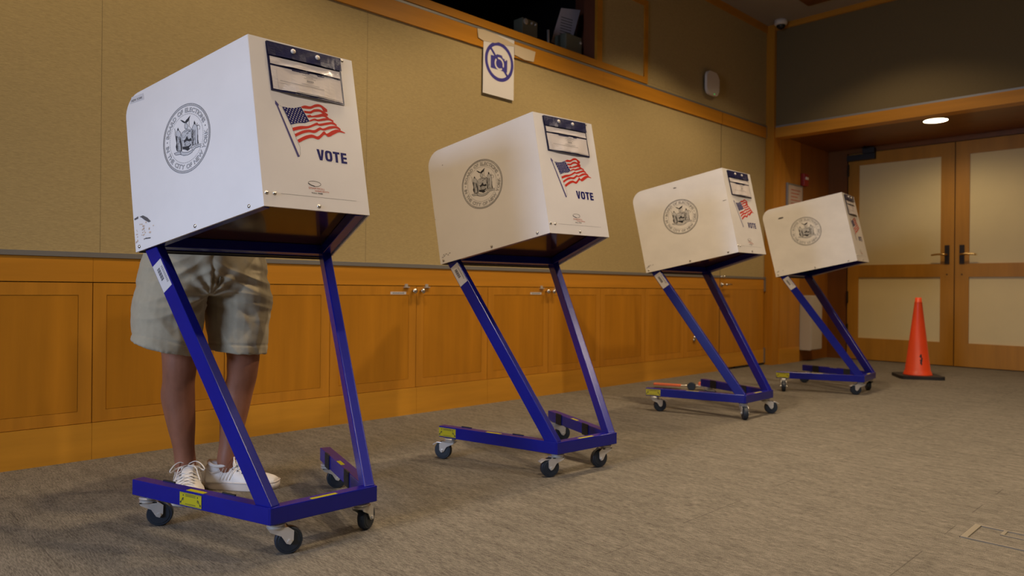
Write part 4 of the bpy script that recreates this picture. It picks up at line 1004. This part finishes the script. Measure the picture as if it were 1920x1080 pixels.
for bt, seed, lst in ((b2, 1, [(-0.497, 0.437, 0.003, 0.002), (-0.575, 0.205, 0.002, 0.0015)]), (b3, 2, [(-0.30, 0.474, 0.010, 0.0035), (-0.02, 0.32, 0.012, 0.002)]), (b4, 3, [(-0.45, 0.43, 0.022, 0.007)])):
    sc_ = [o for o in bt.children if o.name.startswith('privacy_screen')][0]; bm = B(); rs = random.Random(seed)
    for x, y, a, b_ in lst:
        flat(bm, [(x * KS + a * math.cos(q) * rs.uniform(.7, 1.3), y + b_ * math.sin(q) * rs.uniform(.7, 1.3)) for q in [i * PI / 4 for i in range(8)]], SIDE, 0.0006)
    for k in range(6): 
        x = -(0.52 + rs.random() * 0.05) * KS; y = 0.028 + rs.random() * 0.012; stroke(bm, [(x, y), (x + 0.008, y + rs.uniform(-.004, .004))], 0.002, SIDE, 0.0006)
    decal('scuff_marks', bm, 'grime', sc_)

# ================================================================== PERSON
def loft(bm, rings, n=20, pw=2.2, sub=3):
    """rings: (centre, half a, half b, axis a, axis b); smooth closed tube"""
    R = []
    cs = smoothpath([r[0] for r in rings], sub)
    def interp(vals):
        out = []
        for i in range(len(vals) - 1):
            a, b_, c, d = vals[max(i - 1, 0)], vals[i], vals[i + 1], vals[min(i + 2, len(vals) - 1)]
            for j in range(sub):
                t = j / sub; out.append(0.5 * ((2 * b_) + (c - a) * t + (2 * a - 5 * b_ + 4 * c - d) * t * t + (3 * b_ - a - 3 * c + d) * t ** 3))
        out.append(vals[-1]); return out
    A = interp([r[1] for r in rings]); Bb = interp([r[2] for r in rings])
    ax = smoothpath([V(r[3]) for r in rings], sub); bx_ = smoothpath([V(r[4]) for r in rings], sub)
    rows = []
    for c, a, b_, u, v in zip(cs, A, Bb, ax, bx_):
        row = []
        for i in range(n):
            t = 2 * PI * i / n; ct, st = math.cos(t), math.sin(t)
            ca = abs(ct) ** (2 / pw) * (1 if ct >= 0 else -1); sa = abs(st) ** (2 / pw) * (1 if st >= 0 else -1)
            row.append(bm.verts.new(c + u * ca * a + v * sa * b_))
        rows.append(row)
    for k in range(len(rows) - 1):
        for i in range(n): bm.faces.new((rows[k][i], rows[k][(i + 1) % n], rows[k + 1][(i + 1) % n], rows[k + 1][i]))
    bm.faces.new(rows[0][::-1]); bm.faces.new(rows[-1])
X_, Y_, Z_ = V((1, 0, 0)), V((0, 1, 0)), V((0, 0, 1))
def remeshed(bm, voxel, smooth_it, name):
    bmesh.ops.recalc_face_normals(bm, faces=bm.faces)
    me = bpy.data.meshes.new(name); bm.to_mesh(me); bm.free()
    o = bpy.data.objects.new(name, me); C.objects.link(o)
    r = o.modifiers.new('r', 'REMESH'); r.mode = 'VOXEL'; r.voxel_size = voxel; r.use_smooth_shade = True
    s = o.modifiers.new('s', 'SMOOTH'); s.factor = 0.5; s.iterations = smooth_it
    bpy.context.view_layer.update()
    out = bpy.data.meshes.new_from_object(o.evaluated_get(bpy.context.evaluated_depsgraph_get()))
    bpy.data.objects.remove(o); out.materials.clear()
    for p in out.polygons: p.use_smooth = True
    return out
person = thing('person', 'person in khaki shorts and white sneakers standing behind the nearest voting booth', 'person', (-2.70, 1.07, 0))
PO = V((-2.70, 1.07, 0))
def pobj(name, me_or_bm, m, parent=person, smooth=True):
    if isinstance(me_or_bm, bmesh.types.BMesh):
        bm = me_or_bm; bmesh.ops.recalc_face_normals(bm, faces=bm.faces); me = bpy.data.meshes.new(name); bm.to_mesh(me); bm.free()
    else: me = me_or_bm
    me.transform(Matrix.Translation(-PO)); me.materials.clear(); me.materials.append(M[m])
    if smooth:
        for p in me.polygons: p.use_smooth = True
    o = bpy.data.objects.new(name, me); return link(o, parent)
bm = B()
# legs
def leg_rings(hip, knee, calf, ank, fx):
    L = []
    L.append((V(hip), 0.085, 0.085, X_, Y_)); L.append((V(hip).lerp(V(knee), 0.5), 0.075, 0.073, X_, Y_))
    L.append((V(knee) + V((0, 0, 0.05)), 0.061, 0.059, X_, Y_)); L.append((V(knee), 0.058, 0.056, X_, Y_)); L.append((V(knee) + V((-0.008, 0, -0.05)), 0.054, 0.053, X_, Y_))
    L.append((V(calf), 0.060, 0.0555, X_, Y_)); L.append((V(calf).lerp(V(ank), 0.40), 0.051, 0.047, X_, Y_)); L.append((V(calf).lerp(V(ank), 0.75), 0.038, 0.036, X_, Y_))
    L.append((V(ank), 0.037, 0.0355, X_, Y_)); L.append((V(ank) + V((0.004, 0, -0.045)), 0.036, 0.032, X_, Y_)); return L
RA, LA = (-2.705, 0.995, 0.105), (-2.668, 1.132, 0.105)
loft(bm, leg_rings((-2.71, 0.975, 0.74), (-2.69, 0.966, 0.452), (-2.715, 0.970, 0.345), RA, 0))
loft(bm, leg_rings((-2.71, 1.155, 0.74), (-2.67, 1.189, 0.450), (-2.70, 1.182, 0.345), LA, 0))
# feet inside the shoes
def foot(bm, heel, toe):
    h, t = V(heel), V(toe); d = (t - h).normalized(); s = V((-d.y, d.x, 0)); L = (t - h).length
    rr = [(0.06, .018, .024, .042), (0.24, .026, .036, .05), (0.42, .024, .024, .045), (0.66, .026, .010, .040), (0.86, .020, .006, .038)]
    loft(bm, [(h + d * L * f + Z_ * zc, a, b_, s, Z_) for f, a, b_, zc in rr], 14)
foot(bm, (-2.77, 1.025, 0), (-2.53, 0.935, 0)); foot(bm, (-2.715, 1.085, 0), (-2.535, 1.26, 0))
# torso, neck
loft(bm, [(V((-2.715, 1.065, 0.72)), .105, .155, X_, Y_), (V((-2.72, 1.065, 0.80)), .120, .172, X_, Y_), (V((-2.71, 1.065, 0.92)), .105, .150, X_, Y_), (V((-2.69, 1.065, 1.03)), .108, .158, X_, Y_),
          (V((-2.665, 1.065, 1.15)), .115, .172, X_, Y_), (V((-2.645, 1.065, 1.24)), .095, .165, X_, Y_), (V((-2.630, 1.065, 1.285)), .060, .10, X_, Y_), (V((-2.610, 1.065, 1.325)), .052, .052, X_, Y_), (V((-2.585, 1.065, 1.38)), .05, .05, X_, Y_)], 24)
# head, tilted down towards the desk
HC = V((-2.545, 1.068, 1.440)); tilt = math.radians(28); hf = V((math.cos(tilt), 0, -math.sin(tilt))); hu = V((math.sin(tilt), 0, math.cos(tilt)))
hd = [(-0.105, -0.005, .038, .040), (-0.085, 0.022, .055, .050), (-0.05, 0.010, .080, .062), (0.0, 0.0, .092, .072), (0.045, -0.006, .092, .073), (0.08, -0.010, .074, .060), (0.103, -0.012, .035, .030)]
loft(bm, [(HC + hu * z + hf * f, a, b_, hf, Y_) for z, f, a, b_ in hd], 24)
loft(bm, [(HC + hf * 0.080 + hu * 0.018, .010, .010, hf, Y_), (HC + hf * 0.098 - hu * 0.008, .013, .012, hf, Y_), (HC + hf * 0.108 - hu * 0.028, .014, .016, hf, Y_), (HC + hf * 0.086 - hu * 0.038, .010, .016, hf, Y_)], 10)
for sg in (-1, 1):
    e = HC + Y_ * sg * 0.072 - hf * 0.006
    loft(bm, [(e - hu * 0.030, .008, .006, hf, Y_), (e - hu * 0.012 + Y_ * sg * .006, .014, .007, hf, Y_), (e + hu * 0.014 + Y_ * sg * .009, .019, .008, hf, Y_), (e + hu * 0.030 + Y_ * sg * .006, .010, .006, hf, Y_)], 10)
    e = HC + hf * 0.084 + Y_ * sg * 0.032 + hu * 0.026; loft(bm, [(e - Y_ * 0.022, .006, .005, hf, hu), (e, .009, .006, hf, hu), (e + Y_ * 0.022, .006, .005, hf, hu)], 8)
loft(bm, [(HC + hf * 0.082 - hu * 0.062 - Y_ * 0.024, .006, .005, hf, hu), (HC + hf * 0.092 - hu * 0.061, .009, .009, hf, hu), (HC + hf * 0.082 - hu * 0.062 + Y_ * 0.024, .006, .005, hf, hu)], 8)
# arms and hands on the desk
def limb(bm, pts, rad, n=14):
    P = [V(p) for p in pts]; rr = []
    for i, p in enumerate(P):
        d = (P[min(i + 1, len(P) - 1)] - P[max(i - 1, 0)]).normalized(); a = d.cross(Z_)
        a = (a if a.length > .1 else d.cross(X_)).normalized(); b_ = d.cross(a).normalized(); rr.append((p, rad[i], rad[i], a, b_))
    loft(bm, rr, n, 2.0)
def hand(bm, wrist, direction, palm_n, curl=0.5, side=1):
    d = V(direction).normalized(); n = V(palm_n).normalized(); n = (n - d * n.dot(d)).normalized(); s = n.cross(d).normalized() * side
    w_ = V(wrist)
    loft(bm, [(w_, .026, .018, s, n), (w_ + d * 0.03, .033, .017, s, n), (w_ + d * 0.07, .040, .016, s, n), (w_ + d * 0.09, .038, .012, s, n)], 14)
    for k, (off, L_) in enumerate(((-0.029, .062), (-0.010, .072), (0.010, .068), (0.029, .053))):
        b0 = w_ + d * 0.078 + s * off; q = [b0]; ang = 0.12
        for seg, f in enumerate((0.0, .44, .32, .24)):
            if seg == 0: continue
            ang += curl * (0.5 if seg == 1 else 0.75) + 0.04 * k
            q.append(q[-1] + (d * math.cos(ang) + n * math.sin(ang)) * L_ * f)
        limb(bm, q, [.0092, .0086, .0080, .0064], 10)
    t0 = w_ + d * 0.028 - s * 0.028
    limb(bm, [t0, t0 + d * 0.022 - s * 0.020 + n * 0.010, t0 + d * 0.046 - s * 0.026 + n * 0.022, t0 + d * 0.064 - s * 0.020 + n * 0.030], [.012, .0105, .0095, .007], 10)
dn = V((-0.22, 0, -1)).normalized()
for sg, wr, dr in ((-1, (-2.395, 0.985, 0.985), (0.93, 0.30, -0.05)), (1, (-2.385, 1.190, 0.985), (0.93, -0.22, -0.05))):
    sh = V((-2.640, 1.065 + sg * 0.178, 1.235)); el = V((-2.600, 1.065 + sg * 0.215, 1.010)); W_ = V(wr)
    limb(bm, [V((-2.645, 1.065 + sg * 0.11, 1.235)), sh, sh.lerp(el, 0.5), el, el.lerp(W_, 0.35), W_], [.055, .050, .042, .037, .038, .024])
    hand(bm, W_, dr, (0.05, 0, -1), 0.42 if sg > 0 else 0.7, side=sg)
body = remeshed(bm, 0.0052, 3, 'body')
pobj('body', body, 'skin')
for sg in (-1, 1):
    bm = lathe(B(), [(0.0001, -.012), (.007, -.009), (.011, -.003), (.012, .003), (.010, .009), (.0001, .0125)], HC + hf * 0.0700 + Y_ * sg * 0.031 + hu * 0.004, hf, 16); pobj('eye', bm, 'eyewhite')
    bm = lathe(B(), [(.0052, 0), (.0046, .0012)], HC + hf * 0.0823 + Y_ * sg * 0.031 + hu * 0.003, hf, 14); pobj('iris', bm, 'hair')
bm = B(); loft(bm, [(HC + hf * 0.088 - hu * 0.0615 - Y_ * 0.022, .004, .003, hf, hu), (HC + hf * 0.096 - hu * 0.061, .006, .006, hf, hu), (HC + hf * 0.088 - hu * 0.0615 + Y_ * 0.022, .004, .003, hf, hu)], 8); pobj('mouth', bm, 'lip')
bm = B(); hh = [(-0.07, -0.052, .030, .058), (-0.03, -0.028, .066, .073), (0.01, -0.018, .083, .080), (0.05, -0.016, .093, .083), (0.085, -0.012, .084, .072), (0.112, -0.012, .050, .044), (0.120, -0.012, .012, .012)]
loft(bm, [(HC + hu * z + hf * f, a, b_, hf, Y_) for z, f, a, b_ in hh], 24); pobj('hair', remeshed(bm, 0.006, 2, 'hair'), 'hair')
# shirt
bm = B()
loft(bm, [(V((-2.712, 1.065, 0.87)), .130, .180, X_, Y_), (V((-2.705, 1.065, 0.95)), .128, .176, X_, Y_), (V((-2.690, 1.065, 1.04)), .128, .178, X_, Y_), (V((-2.665, 1.065, 1.15)), .132, .190, X_, Y_), (V((-2.645, 1.065, 1.24)), .110, .182, X_, Y_), (V((-2.630, 1.065, 1.290)), .075, .12, X_, Y_), (V((-2.618, 1.065, 1.312)), .062, .066, X_, Y_)], 28)
for sg in (-1, 1):
    sh = V((-2.640, 1.065 + sg * 0.178, 1.235)); el = V((-2.600, 1.065 + sg * 0.215, 1.010))
    limb(bm, [V((-2.645, 1.065 + sg * 0.10, 1.225)), sh, sh.lerp(el, 0.35), sh.lerp(el, 0.72)], [.068, .066, .060, .062])
pobj('shirt', remeshed(bm, 0.007, 3, 'shirt'), 'shirt')
# shorts
bm = B()
loft(bm, [(V((-2.712, 1.062, 0.95)), .125, .178, X_, Y_), (V((-2.715, 1.064, 0.88)), .138, .205, X_, Y_), (V((-2.715, 1.065, 0.80)), .146, .226, X_, Y_), (V((-2.712, 1.063, 0.745)), .140, .232, X_, Y_), (V((-2.710, 1.060, 0.715)), .120, .200, X_, Y_)], 30, 2.3)
tl = V((0.10, 1, -0.26)).normalized()
loft(bm, [(V((-2.705, 0.962, 0.80)), .125, .108, X_, Y_), (V((-2.700, 0.938, 0.72)), .124, .117, X_, Y_), (V((-2.695, 0.925, 0.64)), .120, .115, X_, Y_), (V((-2.690, 0.917, 0.565)), .117, .112, X_, V((0, 1, -0.14))), (V((-2.685, 0.914, 0.525)), .116, .112, V((1, 0, -0.12)), V((0, 1, -0.26)))], 28, 2.2)
loft(bm, [(V((-2.705, 1.165, 0.80)), .125, .108, X_, Y_), (V((-2.698, 1.182, 0.72)), .124, .116, X_, Y_), (V((-2.690, 1.180, 0.64)), .118, .111, X_, Y_), (V((-2.682, 1.174, 0.565)), .112, .103, X_, Y_), (V((-2.678, 1.171, 0.505)), .110, .100, V((1, 0, -0.08)), V((0, 1, -0.06)))], 28, 2.2)
me = remeshed(bm, 0.0042, 3, 'shorts')
cro = V((-2.585, 1.030, 0.715))
nrm = [v.normal.copy() for v in me.vertices]
def ridge(x): return 1 - abs(2 * (x - math.floor(x)) - 1)
for v, nn in zip(me.vertices, nrm):
    p = v.co
    frontness = max(0.0, nn.x) * 0.8 + 0.2
    dv = p - cro; dist = math.sqrt(dv.y ** 2 + dv.z ** 2) + 1e-4; ang = math.atan2(dv.z, abs(dv.y) + 1e-4)
    side_ = 1 if dv.y > 0 else -1
    wob = noise.noise(p * 9) * 0.55
    rad = math.sin(ang * 10.5 + wob * 3 + side_ * 0.7) * math.exp(-dist * 7.5) * min(1, dist * 22)
    drape = math.sin((p.y * (1 if side_ > 0 else -1) * 42 - p.z * 30) + noise.noise(p * 5) * 4.0) * 0.35 * (1 - math.exp(-dist * 6))
    big = noise.noise(V((p.x * 6, p.y * 7, p.z * 11))) * 0.9
    fine_ = noise.noise(V((p.x * 16, p.y * 20 + p.z * 12, p.z * 26))) * 0.40
    ya = abs(dv.y); fu = ya * 0.92 + dv.z * -0.38; fv = ya * 0.38 + dv.z * 0.92
    up_w = max(0.0, min(1.0, (p.z - 0.56) / 0.12))
    n1 = noise.noise(V((fu * 4.5 + side_ * 9, fv * 24 + p.x * 5, side_ * 3.1)))
    n2 = noise.noise(V((p.y * 17 + p.z * 7, p.z * 4.5, p.x * 12 + side_ * 5)))
    crease = (0.5 - abs(n1) * 1.6) * 0.0125 * up_w * frontness + (0.4 - abs(n2) * 1.5) * 0.0085 * (1.15 - up_w)
    amp = rad * 0.0085 * frontness + drape * 0.0036 + big * 0.0055 + fine_ * 0.0040 + crease - 0.0024 * math.exp(-((p.z - (0.525 - 0.26 * (p.y - 0.914) if side_ < 0 else 0.505 - 0.06 * (p.y - 1.171)) - 0.026) / 0.0045) ** 2)
    v.co = p + nn * amp
shorts = pobj('shorts', me, 'khaki')
# fly, side seam and hem stitching as slim raised seams
bm = B()
wire(bm, smoothpath([(-2.578, 1.058, 0.93), (-2.571, 1.060, 0.85), (-2.568, 1.060, 0.79), (-2.576, 1.056, 0.745)]), 0.0035, 6)
wire(bm, smoothpath([(-2.579, 1.082, 0.93), (-2.572, 1.090, 0.85), (-2.572, 1.083, 0.80), (-2.570, 1.062, 0.775)]), 0.0022, 6)
pobj('fly_seam', bm, 'khaki_seam', shorts)

# sneakers
def sneaker(heel, toe):
    h, tt = V(heel), V(toe); d = (tt - h).normalized(); L0 = (tt - h).length; s = V((-d.y, d.x, 0)); k = L0 / 0.275
    def Pt(x, y, z): return h + d * x * k + s * y * 1.17 + Z_ * z * 1.10
    st = [(0.002, .020, .030, .074), (0.012, .030, .026, .090), (0.035, .0355, .026, .090), (0.065, .037, .026, .084), (0.095, .038, .026, .082), (0.125, .0405, .026, .077), (0.155, .0445, .026, .064), (0.190, .0475, .026, .053), (0.225, .0455, .026, .046), (0.252, .036, .026, .040), (0.268, .022, .026, .034)]
    bm = B(); n = 24; rows = []
    for x, wv, z0, z1 in st:
        row = []
        for i in range(n):
            t = 2 * PI * i / n; ct, sn = math.cos(t), math.sin(t)
            if sn >= 0: y = wv * abs(ct) ** 0.75 * (1 if ct >= 0 else -1) * (1 - 0.18 * sn); z = z0 + (z1 - z0) * sn ** 0.85
            else: y = wv * abs(ct) ** 0.55 * (1 if ct >= 0 else -1); z = z0 + 0.010 * sn
            row.append(bm.verts.new(Pt(x, y, z)))
        rows.append(row)
    for a in range(len(rows) - 1):
        for i in range(n): bm.faces.new((rows[a][i], rows[a][(i + 1) % n], rows[a + 1][(i + 1) % n], rows[a + 1][i]))
    bm.faces.new(rows[0][::-1]); bm.faces.new(rows[-1])
    up_me = remeshed(bm, 0.0035, 3, 'upper'); upper = pobj('sneaker', up_me, 'leather')
    # collar
    bm = B(); pts = []
    for i in range(25):
        a = 2 * PI * i / 24; x = 0.062 + 0.050 * math.cos(a); y = 0.0315 * math.sin(a); z = 0.0775 + 0.010 * (math.cos(a) < 0) * abs(math.cos(a)) ** 2 + 0.004 * max(0, math.cos(a)); pts.append(Pt(x, y, z))
    wire(bm, pts, 0.0065, 8); pobj('collar', bm, 'leather', upper)
    # sole
    out = []
    for i in range(40):
        a = 2 * PI * i / 40; x = 0.1375 + 0.1395 * math.cos(a); u = (x + 0.002) / 0.279
        wv = 0.0365 + 0.0135 * max(0, math.sin((u - 0.25) * PI / 1.1)) ; y = wv * abs(math.sin(a)) ** 0.55 * (1 if math.sin(a) >= 0 else -1); out.append((x * k, y * 1.14))
    fr = (h, d, s, Z_); bm = B(); prism(bm, out, fr, 0.0, 0.029); bmesh.ops.bevel(bm, geom=[e for e in bm.edges if abs(e.verts[0].co.z - e.verts[1].co.z) < 1e-5], offset=0.004, segments=2, affect='EDGES')
    pobj('rubber_sole', bm, 'sole', upper)
    bm = B(); wire(bm, [Pt(x * 1.0 / k, y * 0.868, 0.026) for x, y in out + out[:1]], 0.0018, 6); pobj('sole_piping', bm, 'sole', upper)
    # tongue and laces
    def top(x):
        for (a, _, _, za), (b_, _, _, zb) in zip([(q[0], 0, 0, q[3]) for q in st], [(q[0], 0, 0, q[3]) for q in st[1:]]):
            if a <= x <= b_: return za + (zb - za) * (x - a) / (b_ - a)
        return 0.04
    bm = B(); fr = None
    loft(bm, [(Pt(0.100, 0, 0.100), .022, .006, s, Z_), (Pt(0.112, 0, top(.112) + .010), .022, .006, s, Z_), (Pt(0.150, 0, top(.15) + .001), .019, .005, s, Z_), (Pt(0.190, 0, top(.19) - .002), .013, .004, s, Z_)], 12); pobj('tongue', bm, 'leather', upper)
    bm = B()
    for j in range(5):
        x = 0.118 + j * 0.018
        for sg in (-1, 1):
            wire(bm, smoothpath([Pt(x, sg * 0.026, top(x) - 0.006), Pt(x + 0.006, sg * 0.013, top(x) + 0.004), Pt(x + 0.011, 0, top(x + .011) + 0.0065), Pt(x + 0.015, -sg * 0.014, top(x + .015) + 0.003), Pt(x + 0.018, -sg * 0.026, top(x + .018) - 0.006)], 4), 0.0026, 6, 0.6)
    for sg in (-1, 1):
        wire(bm, smoothpath([Pt(0.112, 0, 0.096), Pt(0.116, sg * 0.020, 0.106), Pt(0.124, sg * 0.036, 0.100), Pt(0.134, sg * 0.048, 0.084), Pt(0.128, sg * 0.044, 0.078), Pt(0.118, sg * 0.028, 0.088), Pt(0.113, 0, 0.094)], 5), 0.0026, 6, 0.7)
        wire(bm, smoothpath([Pt(0.114, 0, 0.095), Pt(0.130, sg * 0.022, 0.090), Pt(0.150, sg * 0.030, 0.070), Pt(0.165, sg * 0.036, 0.054)], 5), 0.0024, 6, 0.7)
    pobj('laces', bm, 'lace', upper)
    bm = B()
    for j in range(5):
        x = 0.115 + j * 0.018
        for sg in (-1, 1):
            c_ = Pt(x, sg * 0.0295, top(x) - 0.0105); nn = (s * sg * 0.75 + Z_ * 0.65).normalized(); lathe(bm, [(.0028, 0), (.0024, .0012)], c_ + nn * 0.0005, nn, 8)
    pobj('eyelets', bm, 'grime', upper)
    for sg in (-1, 1):
        bm = B()
        for j in range(4):
            x = 0.070 + j * 0.013
            wire(bm, smoothpath([Pt(x + 0.012, sg * 0.0325, 0.072), Pt(x + 0.004, sg * 0.0385, 0.052), Pt(x - 0.002, sg * 0.0395, 0.034)], 4), 0.0011, 5)
        wire(bm, smoothpath([Pt(0.012, sg * 0.028, 0.070), Pt(0.04, sg * 0.0370, 0.056), Pt(0.068, sg * 0.0375, 0.066)], 4), 0.0013, 5)
        pobj('side_stripes', bm, 'sole', upper)
sneaker((-2.775, 1.030, 0), (-2.523, 0.932, 0))
sneaker((-2.725, 1.078, 0), (-2.530, 1.266, 0))
